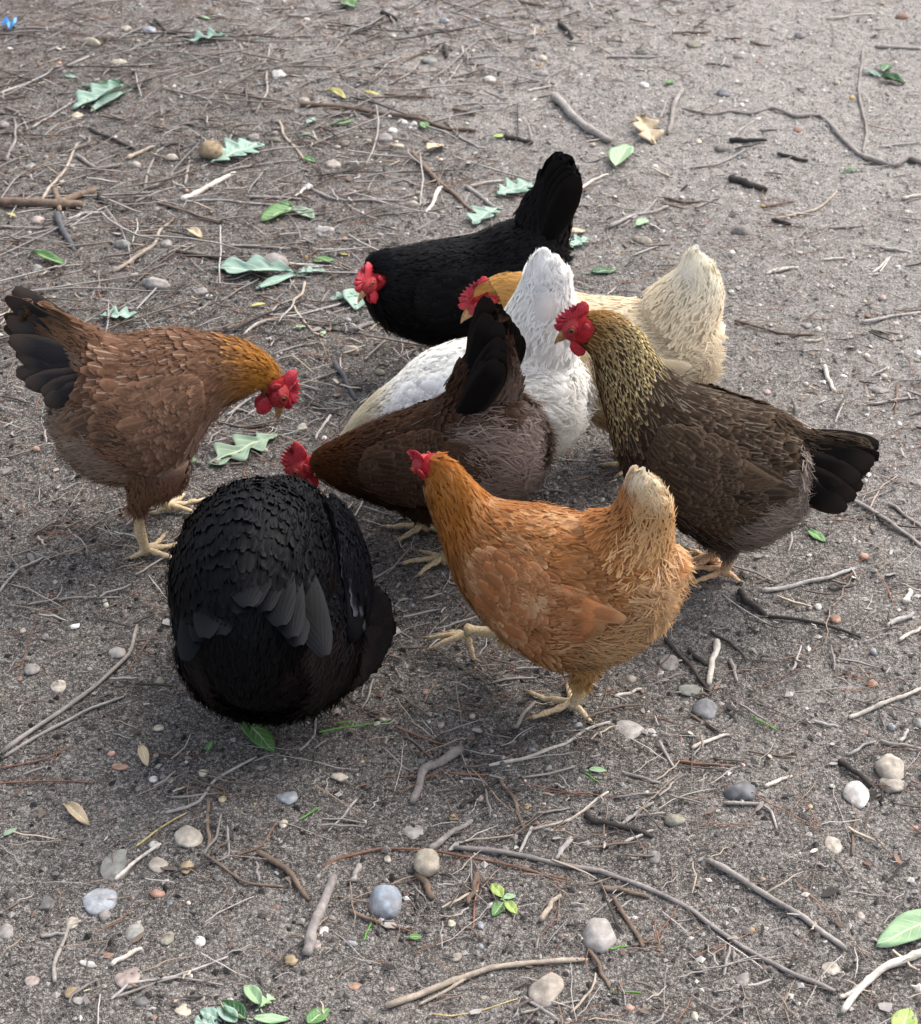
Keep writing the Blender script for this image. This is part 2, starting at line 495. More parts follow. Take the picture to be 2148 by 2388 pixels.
COMB = [(.62, .06), (.70, .24), (.66, .42), (.55, .36)]
for _i, _x in enumerate(np.linspace(.47, -.42, 7)):
    _h = .54 + .30 * math.sin(math.pi * (_i + 1.2) / 9.5)
    COMB += [(_x + .066, _h - .19), (_x, _h)]
COMB += [(-.50, .70), (-.60, .74), (-.68, .62), (-.68, .40), (-.50, .12), (-.2, .02), (.1, .0), (.4, .0)]

def make_comb(eye, f, u, y, d, sc, flop, name, parent):
    """plate comb with points, thick at its base, leaning a little to one side"""
    pts = np.array(COMB); ctr = np.array([.05, .30])
    def place(p, side):
        h = max(p[1] - .2, 0) * sc
        thick = 0.045 * (1 - 0.75 * min(h / (.7 * sc), 1))
        return eye + d * (f * p[0] * (0.9 + 0.1 * sc) + u * (p[1] if p[1] < .2 else .2 + h) + y * (side * thick + flop * h * h + 0.05 * math.sin(p[0] * 9) * h))
    rings = []
    for sft in (0.0, 0.5, 1.0):
        rings.append(ctr + (pts - ctr) * sft if sft < 1 else pts)
    V = []; n = len(pts)
    for side in (1, -1):
        V.append(place(ctr, side * 1.3))
        V += [place(ctr + (p - ctr) * .55, side * 1.25) for p in pts]
    V += [place(p, .35) for p in pts]; V += [place(p, -.35) for p in pts]
    V = np.array(V); F3, F4 = [], []
    m = n + 1; o = 2 * m
    for j in range(n):
        k = (j + 1) % n
        F3.append((0, 1 + j, 1 + k)); F3.append((m, m + 1 + k, m + 1 + j))
        F4.append((1 + j, o + j, o + k, 1 + k)); F4.append((m + 1 + k, o + n + k, o + n + j, m + 1 + j))
        F4.append((o + j, o + n + j, o + n + k, o + k))
    return link(name, mk_mesh(name, V, [np.array(F3), np.array(F4)], mat=M['comb']), parent)

def make_beak(eye, f, u, y, d, parent):
    n = 9; s = np.linspace(0, 1, n)
    c = eye + d * (f * (0.42 + 0.60 * s)[:, None] + u * (-.02 - .04 * s - .10 * s ** 3)[:, None])
    r = d * (0.20 * (1 - s) ** 0.8 + 0.008)
    an = np.arange(12) * 2 * math.pi / 12
    V = c[:, None] + r[:, None, None] * (np.cos(an)[None, :, None] * u * 0.85 + np.sin(an)[None, :, None] * y * 0.72)
    # the gape: a crease along each side
    V = V.reshape(-1, 3)
    F = [grid_faces(n, 12, True), ]
    j = np.arange(12); F.append(np.stack([(n - 1) * 12 + j, (n - 1) * 12 + (j + 1) % 12, np.full(12, n * 12)], -1))
    V = np.vstack([V, c[-1] + d * f * 0.01])
    b = link('beak', mk_mesh('beak', V, F, mat=M['beak']), parent)
    lw = eye + d * (f * (0.44 + 0.42 * s)[:, None] + u * (-.13 - .03 * s)[:, None])
    V2 = (lw[:, None] + (r * 0.62)[:, None, None] * (np.cos(an)[None, :, None] * u * 0.6 + np.sin(an)[None, :, None] * y * 0.9)).reshape(-1, 3)
    V2 = np.vstack([V2, lw[-1]])
    link('lower_beak', mk_mesh('lower_beak', V2, F, mat=M['beak']), b)

def make_head(S, spec, hen, lat):
    eye, f, u, y, d = S['eye'], S['f'], S['u'], S['y'], S['d']
    hw = 0.37 * d; lat_ = max(hw * 1.02, lat)
    make_comb(eye, f, u, y, d, spec.get('comb', 1.0), spec.get('flop', 0.12), 'comb', hen)
    make_beak(eye, f, u, y, d, hen)
    V, F = ellipsoid(eye + d * (f * .08 - u * .05), (f, u, y), (.45 * d, .35 * d, max(hw * 1.06, lat * 1.0)), 28, 20, 0.16)
    link('face', mk_mesh('face', V, F, mat=M['face']), hen)
    for sd in (1, -1):
        yy = y * sd
        c = eye + d * (f * .34 - u * (.50)) + yy * hw * .42
        dn = unit(np.array([0, 0, -1.0]) * .75 - u * .5)
        ff = unit(f - dn * np.dot(f, dn)); nn = np.cross(ff, dn)
        V, F = ellipsoid(c, (ff, dn, unit(nn)), (.23 * d, .33 * d, .05 * d), 18, 14, 0.3)
        link('wattle', mk_mesh('wattle', V, F, mat=M['comb']), hen)
        V, F = ellipsoid(eye + d * (-f * .40 - u * .14) + yy * (lat_ - .02 * d), (f, u, y), (.11 * d, .19 * d, .05 * d), 12, 8, 0.3)
        link('earlobe', mk_mesh('earlobe', V, F, mat=M['face']), hen)
        ec = eye + d * (f * .03 + u * .06) + yy * lat_
        V, F = ellipsoid(ec, (f, u, y), (.112 * d, .098 * d, .07 * d), 14, 10)
        e = link('eye', mk_mesh('eye', V, F, mat=M['eye']), hen)
        V, F = ellipsoid(ec + yy * .055 * d, (f, u, y), (.066 * d, .062 * d, .04 * d), 12, 8)
        link('pupil', mk_mesh('pupil', V, F, mat=M['pupil']), e)
        # eyelid ring
        an = np.linspace(0, 2 * math.pi, 19)
        ring = ec + yy * .03 * d + d * (np.cos(an)[:, None] * f * .122 + np.sin(an)[:, None] * u * .105)
        V, F = tube(ring, np.full(19, .026 * d), 6, False)
        link('eyelid', mk_mesh('eyelid', V, F, mat=M['face']), e)

def make_leg(foot, hock, fdir, hen, mat, toes=((-38, .040), (2, .052), (42, .041), (178, .023)), raised=False):
    ax = hock - foot
    s = np.linspace(0, 1, 9)
    back = -fdir
    P = foot + np.array([0, 0, 0.009]) + s[:, None] * (ax - np.array([0, 0, .009])) + (np.sin(s * math.pi) * 0.004)[:, None] * back
    R = 0.0070 + 0.0020 * (s > 0.9) + 0.0016 * (s < 0.08) + 0.0005 * np.sin(s * 40)
    V, F = tube(P, R, 10)
    leg = link('leg', mk_mesh('leg', V, F, mat=mat), hen)
    side = np.array([-fdir[1], fdir[0], 0])
    for ang, ln in toes:
        a = math.radians(ang)
        dr = fdir * math.cos(a) + side * math.sin(a)
        n = 12; q = np.linspace(0, 1, n)
        pts = foot + dr * (ln * q)[:, None]
        if raised:
            dr3 = unit(dr * 0.9 + unit(-ax) * 0.8)
            pts = foot + dr3 * (ln * q)[:, None]
            pts[:, 2] -= 0.012 * q ** 2
        else:
            gz = hgt(pts[:, 0], pts[:, 1])
            pts[:, 2] = gz + 0.0095 * (1 - q) ** 1.3 + 0.0035 + 0.0022 * np.abs(np.sin(q * 3 * math.pi)) * (1 - q)
        R = (0.0047 - 0.0022 * q) * (1 + 0.16 * np.cos(q * 3 * 2 * math.pi))
        V, F = tube(pts, R, 8)
        toe = link('toe', mk_mesh('toe', V, F, mat=mat), leg)
        cl = np.stack([pts[-1] - dr * .002, pts[-1] + dr * .005, pts[-1] + dr * .011 - np.array([0, 0, .002])])
        V, F = tube(catmull(cl, 3), np.linspace(.0026, .0005, 7), 6)
        link('claw', mk_mesh('claw', V, F, mat=M['claw']), toe)
    return leg

FEATHER_MESHES = {}

def build_hen(spec):
    zf = spec['zoom']; psi = math.radians(spec['yaw'])
    fd = np.array([math.cos(psi), math.sin(psi), 0]); Y = np.array([-math.sin(psi), math.cos(psi), 0])
    ap = zf(*spec['anchor']) if spec.get('anchor_zoom', True) else spec['anchor']
    G0 = on_ground(*ap)
    hen = link('hen', None, label=spec['label'], cat='hen', group='hens pecking in a huddle')
    hen.location = G0
    inv = Matrix.Translation(-Vector(G0))
    pl = lambda x, y, off=0.0: on_plane(*zf(x, y), G0 + Y * off, Y)

    def px_loft(rows, shrink, flow, kdef, per=8):
        C, N, a, k = [], [], [], []
        for row in rows:
            if 'loc' in spec and spec['loc']:
                x, z, tx, tz, r, kk = row          # local: x forward, z up, spine tangent, radius
                C.append(G0 + fd * x + np.array([0, 0, z])); T = unit(fd * tx + np.array([0, 0, tz]))
                N.append(np.cross(T, Y) * (-1 if rows[0][2] < 0 else 1)); a.append(r); k.append(kk); continue
            (x1, y1), (x2, y2) = row[0], row[1]; kk = row[2] if len(row) > 2 else kdef
            p1, p2 = pl(x1, y1), pl(x2, y2)
            n = unit(p1 - p2); c = pl((x1 + x2) / 2, (y1 + y2) / 2)
            q0 = proj(c); e = 0.01
            nv = (proj(c + n * e) - q0) / e; yv = (proj(c + Y * e) - q0) / e
            v = np.array(zf(x1, y1)) - np.array(zf(x2, y2)); half = np.linalg.norm(v) / 2; vh = v / (2 * half)
            r = half / math.sqrt(np.dot(nv, vh) ** 2 + (kk * np.dot(yv, vh)) ** 2)
            C.append(c); N.append(n); a.append(r - min(shrink, r * 0.06)); k.append(kk)
        return Loft(np.array(C), np.array(N), np.array(a), np.array(k), Y, per, flow)

    SH = spec.get('shrink', 0.0045)
    body = px_loft(spec['spine'], SH, -1, spec.get('k', 0.8))
    tail = px_loft(spec['tail_loft'], 0.004, +1, spec.get('ktail', 0.45)) if spec.get('tail_loft') else None
    if tail is not None: tail.C = tail.C + Y * spec.get('tail_off', 0.0)

    # head frame
    h = spec['head']
    if spec.get('loc'):
        eye = G0 + fd * h[0][0] + np.array([0, 0, h[0][1]]); bk = G0 + fd * h[1][0] + np.array([0, 0, h[1][1]])
    else: eye, bk = pl(*h[0]), pl(*h[1])
    f = unit(bk - eye); d = float(np.linalg.norm(bk - eye)); y = Y
    tw = math.radians(spec.get('turn', 0))          # head turned to the left (+)
    u = unit(np.cross(f, y)); eye = eye + Y * spec.get('eyeoff', 0.0)
    if tw:
        f = unit(f * math.cos(tw) + y * math.sin(tw)); y = unit(np.cross(u, f))
    HS = dict(eye=eye, f=f, u=u, y=y, d=d)

    # legs and thighs
    thighs = []
    for lg in spec['legs']:
        if lg.get('loc'):
            foot = G0 + fd * lg['foot'][0] + Y * lg['foot'][1]; foot[2] = float(hgt(foot[0], foot[1]))
            hock = foot + np.array([0, 0, .075]) - fd * .02
        else:
            fx = zf(*lg['foot'])
            if lg.get('raised'):
                foot = on_plane(*fx, G0 + Y * lg['off'], Y)
            else: foot = on_ground(*fx)
            off = np.dot(foot - G0, Y)
            hock = on_plane(*zf(*lg['hock']), G0 + Y * off, Y)
        off = float(np.dot(foot - G0, Y)); 
        tt = lg.get('t', 2.6)
        P0, C0, a0 = body.at(np.array([tt]), np.array([0.0])); C0 = C0[0]; a0 = a0[0]
        sgn = 1 if off > 0 else -1
        off_h = sgn * lg.get('hip', min(max(abs(off), 0.03), 0.055))
        hip = C0 + Y * off_h - np.array([0, 0, 1.0]) * a0 * 0.35
        mid = (hip * 0.45 + hock * 0.55) + fd * 0.012
        low = hock + unit(hip - hock) * 0.012
        Cs = np.array([hip, mid, low, hock + (hock - low) * .3]); ax = unit(hock - hip)
        Ns = np.array([unit(fd - ax * np.dot(fd, ax))] * 4)
        th = lg.get('th', 1.0)
        thighs.append(Loft(Cs, Ns, np.array([.058 * th, .037 * th, .0115, .008]), np.array([.8, .8, .9, .9]), Y, 8, +1, 0))
        if not lg.get('hide'):
            make_leg(foot, hock, unit(fd * math.cos(math.radians(lg.get('ty', 0))) + Y * math.sin(math.radians(lg.get('ty', 0)))), hen,
                     M[spec.get('shank', 'shank')], raised=lg.get('raised', False), **({'toes': lg['toes']} if 'toes' in lg else {}))

    # one continuous skin: lofts fused
    Vs, Fs, n = [], [], 0
    for lf in [body] + ([tail] if tail else []) + thighs:
        V, F = lf.mesh()
        Vs.append(V); Fs += [x + n for x in F]; n += len(V)
    tmp = bpy.data.objects.new('tmp', mk_mesh('tmp', np.vstack(Vs), Fs)); COL.objects.link(tmp)
    rm = tmp.modifiers.new('r', 'REMESH'); rm.mode = 'VOXEL'; rm.voxel_size = 0.0055; rm.use_smooth_shade = True
    sm = tmp.modifiers.new('s', 'SMOOTH'); sm.iterations = 5; sm.factor = 0.5
    dg = bpy.context.evaluated_depsgraph_get()
    me = bpy.data.meshes.new_from_object(tmp.evaluated_get(dg)); me.name = 'body'
    bpy.data.objects.remove(tmp)

    # ---------------- plumage
    def facemask(p):
        r_ = p - eye; rf_, ru_ = r_ @ f, r_ @ u; dd = np.linalg.norm(r_, axis=1)
        return ((((rf_ + .06 * d) / (.54 * d)) ** 2 + ((ru_ + .06 * d) / (.37 * d)) ** 2 < 1) & (dd < d)) | ((rf_ > .36 * d) & (dd < 1.2 * d))
    K = spec['col']; plum = Plumes(); pts, cols = [], []
    nt = spec.get('neck_t', 6.3); ht = spec.get('head_t', len(spec['spine']) - 1.25)
    NS = len(spec['spine'])
    def zone(t, ph, wob=0.5):
        """colour, edge, and how fluffy it is at t, ph on the body"""
        t2 = t + rng.normal(0, 0.3, len(t)) * wob
        c = np.cos(ph)
        nb = spec.get('neck_blend', .5); wn_ = sstep(nt - nb, nt + nb, t2)[:, None]
        low = sstep(.1, -.5, c + rng.normal(0, .1, len(t)))[:, None]; fh = spec.get('fluff_hi', 0.); lowf = sstep(.1 + fh, -.5 + fh, c + rng.normal(0, .1, len(t)))[:, None]
        rear = sstep(3.2, 1.6, t2)[:, None]
        topn = sstep(ht - spec.get('crown_w', 1.8), ht - .4, t2)[:, None]
        c1 = A3(K['back'][0]) * (1 - low) + A3(K['breast'][0]) * low
        c2 = A3(K['back'][1]) * (1 - low) + A3(K['breast'][1]) * low
        fl = np.maximum(lowf * rear, (sstep(1.1, .4, t2) * sstep(*spec.get('rear_c', (.75, .35)), c))[:, None])
        c1 = c1 * (1 - fl) + A3(K['fluff']) * fl; c2 = c2 * (1 - fl) + A3(K.get('fluff2', K['fluff'])) * fl
        n1 = A3(K['neck'][0]) * (1 - topn) + A3(K['crown'][0]) * topn; n2 = A3(K['neck'][1]) * (1 - topn) + A3(K['crown'][1]) * topn
        thr = (sstep(-.35, -.85, c) * sstep(nt - .6, nt + 1.2, t2))[:, None]
        n1 = n1 * (1 - thr) + A3(K.get('throat', K['breast'])[0]) * thr; n2 = n2 * (1 - thr) + A3(K.get('throat', K['breast'])[1]) * thr
        c1 = c1 * (1 - wn_) + n1 * wn_; c2 = c2 * (1 - wn_) + n2 * wn_
        if spec.get('mottle'):
            q = vnoise(t * 2.3 + 9, ph * 2.1 + 3, 31) * .6 + vnoise(t * 5.1, ph * 4.7, 32) * .4 - .5
            g = 1 + 2 * spec['mottle'] * np.minimum(q, 0)[:, None]; c1 = c1 * g; c2 = c2 * g
            if 'pale' in spec:
                w = (np.clip(q * 2.6, 0, .75) * (1 - wn_[:, 0] * .7))[:, None]; c1 = c1 * (1 - w * .6) + A3(spec['pale']) * w * .6; c2 = c2 * (1 - w) + A3(spec['pale']) * w
        return c1, c2, fl[:, 0], wn_[:, 0]
    fs = spec.get('fsize', 1.0)
    Lf = lambda t: fs * (0.029 if t < nt - .3 else spec.get('neckL', 1.0) * (0.030 - 0.017 * min(max((t - nt) / max(ht - nt, .5), 0), 1)))
    Wf = lambda t: fs * (0.0155 if t < nt - .6 else spec.get('neckW', 1.0) * (0.0085 - 0.0045 * min(max((t - nt + .3) / max(ht - nt, .5), 0), 1)))
    t, ph = body.rows(0.15, ht, Lf, Wf)
    P, Nn, D, a = body.frame(t, ph)
    c1, c2, fl, wk = zone(t, ph)
    L = np.array([Lf(x) for x in t]) * rng.uniform(.8, 1.2, len(t)); W = np.array([Wf(x) for x in t]) * rng.uniform(.85, 1.15, len(t))
    W = np.where(fl > .45, W * .6, W)
    L = L * np.where(wk > .5, 1.25, 1.0)
    rel = P - eye                                     # bare skin of the face and beak
    rf, ru = rel @ f, rel @ u
    bare = facemask(P)
    ok = ~bare
    t, ph, P, Nn, D, c1, c2, fl, wk, L, W = [q_[ok] for q_ in (t, ph, P, Nn, D, c1, c2, fl, wk, L, W)]
    D = D + rng.normal(0, .09, D.shape) + rng.normal(0, .16, D.shape) * fl[:, None] - np.array([0, 0, .15]) * (np.abs(np.sin(ph)) * (1 - wk))[:, None]
    sh = spec.get('shaft', 0.0) * np.where(wk > .5, spec.get('neckshaft', 0.3), 1.0) * (rng.random(len(t)) < spec.get('shaftp', .7)) * (1 - fl)
    plum.add(P - Nn * np.where(t > ht - 1.6, .0012, .003)[:, None], D, Nn, L, W, rng.uniform(.08, .15, len(t)), rng.uniform(.02, .06, len(t)), c1, c2, np.clip(wk * .8 + fl * .4, 0, 1), sh)
    pts.append(P); cols.append(c1)
    # down and wispy fluff
    def fluff(lf, t0, t1, n, cfun, Lm, spread=.45, rise=.002, lf_=(.12, .5), fall=.35, var=.13):
        t = rng.uniform(t0, t1, n); ph = rng.uniform(0, 2 * math.pi, n)
        P, Nn, D, a = lf.frame(t, ph)
        c, keep = cfun(t, ph)
        P, Nn, D, c = P[keep], Nn[keep], D[keep], c[keep]; m = len(P)
        if not m: return
        D = D + rng.normal(0, spread, D.shape) - np.array([0, 0, fall])
        c = c * rng.uniform(1 - var, 1 + var * .8, (m, 1))
        plum.strands(P + Nn * rise, D, Nn, Lm * rng.uniform(.5, 1.25, m), rng.uniform(.001, .0024, m), rng.uniform(*lf_, m), rng.uniform(0, .3, m), c, rng.normal(0, .2, m))
    def cf(t, ph):
        c1, c2, fl, wk = zone(t, ph); mx = rng.random((len(t), 1)); return c2 * mx + c1 * (1 - mx), fl > rng.uniform(.25, 1, len(t)) * .9
    fluff(body, 0.0, 3.6, int(11000 * spec.get('fluffn', 1)), cf, .022, .34)
    # soft barbs over all the contour feathers, so that their edges melt together
    def cfa(t, ph):
        c1, c2, fl, wk = zone(t, ph)
        P_ = body.frame(t, ph)[0] - eye
        return c2 * .35 + c1 * .65, (fl < .6) & ((np.linalg.norm(P_, axis=1) > .75 * d))
    fluff(body, .2, ht - .4, int(9500 * spec.get('soft', 1.0)), cfa, .0125, .12, .0015, (.05, .12), .05, .08)
    # rear cap of the body
    m = 700; t = rng.uniform(0, .35, m); ph = rng.uniform(0, 2 * math.pi, m)
    P, Nn, D, a = body.frame(t, ph); rad = np.sqrt(rng.random(m))
    P = body.C[0] + (P - body.C[0]) * rad[:, None]
    axis_ = unit(body.C[0] - body.C[8]); Nn = unit(axis_ + (P - body.C[0]) * 12); D = np.tile([0, 0, -1.0], (m, 1)) + rng.normal(0, .3, (m, 3))
    fcol = np.tile(A3(K['fluff']), (m, 1)) * rng.uniform(.8, 1.15, (m, 1))
    plum.add(P - Nn * .002, D, Nn, rng.uniform(.015, .028, m), rng.uniform(.004, .010, m), rng.uniform(.05, .2, m), rng.uniform(0, .2, m), fcol, fcol, np.full(m, .5), np.zeros(m))
    pts.append(P); cols.append(fcol)
    P2 = np.repeat(P, 4, 0) + rng.normal(0, .003, (m * 4, 3)); f2 = A3(K.get('fluff2', K['fluff'])); mx = rng.random((m * 4, 1))
    plum.strands(P2 + np.repeat(Nn, 4, 0) * .003, np.repeat(D, 4, 0) + rng.normal(0, .25, (m * 4, 3)), np.repeat(Nn, 4, 0), rng.uniform(.010, .022, m * 4), rng.uniform(.001, .0024, m * 4), rng.uniform(.05, .25, m * 4), rng.uniform(0, .2, m * 4), A3(K['fluff']) * (1 - mx) + f2 * mx, rng.normal(0, .2, m * 4))
    for th in thighs:
        Lt = lambda t: .026 * fs if t < 1.8 else .016
        Wt = lambda t: .015 * fs if t < 1.8 else .007
        t, ph = th.rows(.35, 2.75, Lt, Wt)
        P, Nn, D, a = th.frame(t, ph)
        w = sstep(.6, 2.4, t)[:, None]
        c1 = A3(K['breast'][0]) * (1 - w) + A3(K['thigh']) * w; c2 = A3(K['breast'][1]) * (1 - w) + A3(K['thigh']) * 1.15 * w
        L = np.array([Lt(x) for x in t]) * rng.uniform(.8, 1.2, len(t)); W = np.array([Wt(x) for x in t])
        plum.add(P - Nn * .002, D + rng.normal(0, .15, D.shape), Nn, L, W, np.full(len(t), .15), np.full(len(t), .1), c1, c2, np.full(len(t), .4), np.zeros(len(t)))
        pts.append(P); cols.append(c1)
        fluff(th, .2, 2.5, 2000, lambda t, ph: (np.tile(A3(K['thigh']), (len(t), 1)), rng.random(len(t)) < .8), .02)
    if tail:
        nT = len(spec['tail_loft']) - 1; cs0, cs1 = spec.get('cov_range', (.03, .8))
        Lt = lambda t: .036 * fs; Wt = lambda t: .015 * fs
        t, ph = tail.rows(0.1, nT * spec.get('covert_end', .82), Lt, Wt, step=.33)
        P, Nn, D, a = tail.frame(t, ph)
        w = sstep(nT * cs0, nT * cs1, t + rng.normal(0, .15, len(t)))[:, None]
        under = sstep(.1, -.6, np.cos(ph))[:, None]
        b1 = A3(K['back'][0]) * (1 - under) + A3(K['fluff']) * under; b2 = A3(K['back'][1]) * (1 - under) + A3(K['fluff']) * under
        c1 = b1 * (1 - w) + A3(K['covert'][0]) * w; c2 = b2 * (1 - w) + A3(K['covert'][1]) * w
        m = len(t)
        plum.add(P - Nn * .003, D + rng.normal(0, .12, D.shape), Nn, np.full(m, .036 * fs) * rng.uniform(.8, 1.2, m) * (1 - .5 * t / nT), np.full(m, .015 * fs) * rng.uniform(.8, 1.2, m),
                 rng.uniform(.05, .15, m), rng.uniform(.02, .10, m), c1, c2, rng.uniform(.1, .4, m), np.zeros(m))
        pts.append(P); cols.append(c1)
        m = 1400 if spec.get('loc') else 900; ph = rng.uniform(0, 2 * math.pi, m); rad = np.sqrt(rng.random(m))
        Pc, _, Dc, _ = tail.frame(np.full(m, nT - .02), ph); ctr = tail.C[-1]; ax_ = unit(tail.C[-1] - tail.C[-6])
        Pc = ctr + (Pc - ctr) * rad[:, None] - ax_ * .003; out_ = unit(Pc - ctr + 1e-6)
        cc = (A3(K['covert'][0]) * .5 + A3(K['covert'][1]) * .5) * rng.uniform(.88, 1.1, (m, 1))
        plum.strands(Pc, ax_ * .9 + out_ * .25 + rng.normal(0, .15, (m, 3)), unit(out_ + ax_ * .25), rng.uniform(.006, .013, m), rng.uniform(.001, .002, m), np.zeros(m), rng.uniform(0, .1, m), cc, rng.normal(0, .1, m))
        def cf3(t, ph):
            w = sstep(nT * cs0, nT * cs1, t)[:, None]
            return (A3(K['back'][0]) * (1 - w) + A3(K['covert'][0]) * w) * .5 + (A3(K['back'][1]) * (1 - w) + A3(K['covert'][1]) * w) * .5, np.cos(ph) > -.1
        fluff(tail, .1, nT * spec.get('covert_end', .82), int(3200 * spec.get('soft', 1.)), cf3, .014, .12, .0015, (.05, .1), 0, .08)
        def cf2(t, ph):
            w = sstep(nT * cs0, nT * cs1, t)[:, None]
            return A3(K['fluff']) * (1 - w) + A3(K['covert'][0]) * w, (np.cos(ph) < .3) & (rng.random(len(t)) < .7)
        fluff(tail, 0, nT * .8, int(3000 * spec.get('tailfluff', 1)), cf2, .013, .2, .002, (.05, .25))

    # colour the skin like the feathers lying on it
    allp, allc = np.vstack(pts), np.vstack(cols)
    kd = kdtree.KDTree(len(allp))
    for i, p in enumerate(allp): kd.insert(p, i)
    kd.balance()
    nv = len(me.vertices); co = np.empty(nv * 3, np.float32); me.vertices.foreach_get('co', co); co = co.reshape(-1, 3)
    vn_ = np.empty(nv * 3, np.float32); me.vertices.foreach_get('normal', vn_)
    co2 = co - vn_.reshape(-1, 3) * np.where(facemask(co), .0, .0042)[:, None]
    me.vertices.foreach_set('co', co2.astype(np.float32).ravel()); me.update()
    sc_ = np.array([allc[kd.find(p)[1]] for p in co]) * 0.8
    crown = A3(K['crown'][0])
    fm_ = facemask(co)
    sc_[fm_] = np.array([.29, .018, .022]) * rng.uniform(.7, 1.2, (int(fm_.sum()), 1))
    at = me.attributes.new('C1', 'FLOAT_COLOR', 'POINT')
    at.data.foreach_set('color', np.hstack([sc_, np.ones((nv, 1))]).astype(np.float32).ravel())
    me.materials.clear(); me.materials.append(M['skin'])
    link('body', me, hen)
    fm = M[spec.get('fmat', 'feather')]
    link('plumage', plum.mesh('plumage', fm), hen, kind='stuff')

    # ---------------- wings: a shell on each flank carrying rows of separate feathers
    wg = spec.get('wing', {})
    t_sh, t_tip = wg.get('t', (5.3, 0.9)); pc = wg.get('ph', (74, 86)); hh0 = wg.get('hh', 36); lift_w = wg.get('out', .006)
    for sd in (1, -1):
        def wp(s, q):
            s = np.asarray(s, float); q = np.asarray(q, float)
            t = t_sh + (t_tip - t_sh) * s
            shp = np.clip(np.sin(np.pi * np.clip(s * .92 + .06, 0, 1)) ** .6, .12, 1) * (1 - .35 * s)
            ph = sd * np.radians(pc[0] + (pc[1] - pc[0]) * s + q * hh0 * shp)
            P, Nn, D, a = body.frame(t, ph)
            return P + Nn * (.003 + lift_w * np.sin(np.pi * np.clip(s * .8 + .15, 0, 1)) * (1 - .6 * q * q))[..., None], Nn, D
        ns, nq = 16, 9
        Sg, Qg = np.meshgrid(np.linspace(0, 1, ns), np.linspace(-1, 1, nq), indexing='ij')
        o, Nn, _ = wp(Sg.ravel(), Qg.ravel())
        inn = o - Nn * .006
        Fo = grid_faces(ns, nq); nV = len(o)
        ed = list(range(nq)) + [r * nq + nq - 1 for r in range(1, ns)] + [(ns - 1) * nq + j for j in range(nq - 2, -1, -1)] + [r * nq for r in range(ns - 2, 0, -1)]
        ed = np.array(ed); e2 = np.roll(ed, -1)
        wc = np.tile(A3(K['wing'][0]), (2 * nV, 1))
        wing = link('wing', mk_mesh('wing', np.vstack([o, inn]), np.vstack([Fo, (Fo + nV)[:, ::-1], np.stack([ed, ed + nV, e2 + nV, e2], -1)]), {'C1': wc}, mat=M['skin']), hen)
        def wtint(c, s_, q_):
            if not spec.get('mottle'): return c
            z_ = vnoise(s_ * 9 + 4, q_ * 3 + 2, 41) * .6 + vnoise(s_ * 21, q_ * 7, 42) * .4 - .5
            c = c * (1 + 2 * spec['mottle'] * np.minimum(z_, 0))[:, None]
            w_ = np.clip(z_ * 2.2, 0, .6)[:, None]
            return c * (1 - w_) + A3(spec['pale']) * w_ if 'pale' in spec else c * (1 + .5 * w_)
        # small coverts in one sheet
        wl_ = Plumes(); m = wg.get('small', 300)
        s = rng.uniform(0.0, .55, m); q = rng.uniform(-1.05, 1.05, m)
        P, Nn, D = wp(s, q)
        k1, k2 = A3(K['wing'][0]), A3(K['wing'][1])
        wl_.add(P + Nn * .0005, D + rng.normal(0, .1, D.shape), Nn, rng.uniform(.018, .026, m) * fs, rng.uniform(.011, .016, m) * fs, rng.uniform(.1, .2, m), rng.uniform(.02, .08, m),
                wtint(np.tile(k1, (m, 1)), s, q), wtint(np.tile(k2, (m, 1)), s, q), np.zeros(m), np.full(m, spec.get('shaft', 0.) * .2))
        ms = int(1600 * spec.get('soft', 1.0)); s = rng.uniform(0, .8, ms); q = rng.uniform(-1.05, 1.05, ms); P, Nn, D = wp(s, q)
        cw = wtint((k1 * .5 + k2 * .5) * rng.uniform(.93, 1.07, (ms, 1)), s, q)
        wl_.strands(P + Nn * .003, D + rng.normal(0, .14, D.shape), Nn, rng.uniform(.006, .013, ms), rng.uniform(.001, .0024, ms), rng.uniform(.02, .08, ms), rng.uniform(0, .2, ms), cw, rng.normal(0, .2, ms))
        link('small_coverts', wl_.mesh('small_coverts', fm), wing, kind='stuff')
        rows_ = [(.20, 9, .032, .018, 0), (.31, 9, .034, .019, 0), (.42, 9, .040, .019, 0), (.54, 8, .052, .020, 1), (.67, 7, .066, .020, 1)]
        nfl = 0
        for ri, (s0, n, L_, W_, fl_) in enumerate(rows_):
            for j in range(n):
                q0 = -0.92 + 1.84 * (j + .5 * (ri % 2)) / (n - .5)
                P, Nn, D = wp(np.array([s0 + .05 * math.sin(j * 2.1)]), np.array([q0]))
                P2, N2, D2 = wp(np.array([min(s0 + .22, .98)]), np.array([q0 * .8]))
                kk = K['flight'] if fl_ else K['wing']
                ver = (j + ri) % 3
                key = (spec['id'], ri, ver)
                if key not in FEATHER_MESHES:
                    v_ = 1 + (ver - 1) * .14
                    FEATHER_MESHES[key] = one_feather('feather', L_ * fs * (1 + .07 * (ver - 1)), W_ * fs, A3(kk[0]) * v_, A3(kk[1]) * v_, .05, spec.get('shaft', 0) * .2, fm, .10, .22, .05 * (ver - 1))
                dr = unit(P2[0] - P[0]) + rng.normal(0, .04, 3)
                o_ = link('feather', FEATHER_MESHES[key], wing)
                # roots sink under the row in front, later rows lie deeper
                o_.matrix_basis = basis(P[0] + Nn[0] * (.0045 - .0012 * ri + .0004 * (j % 2)), dr + Nn[0] * .06, Nn[0]) 
                nfl += 1

    # ---------------- tail: separate feathers in a folded fan
    tl = spec['tail']
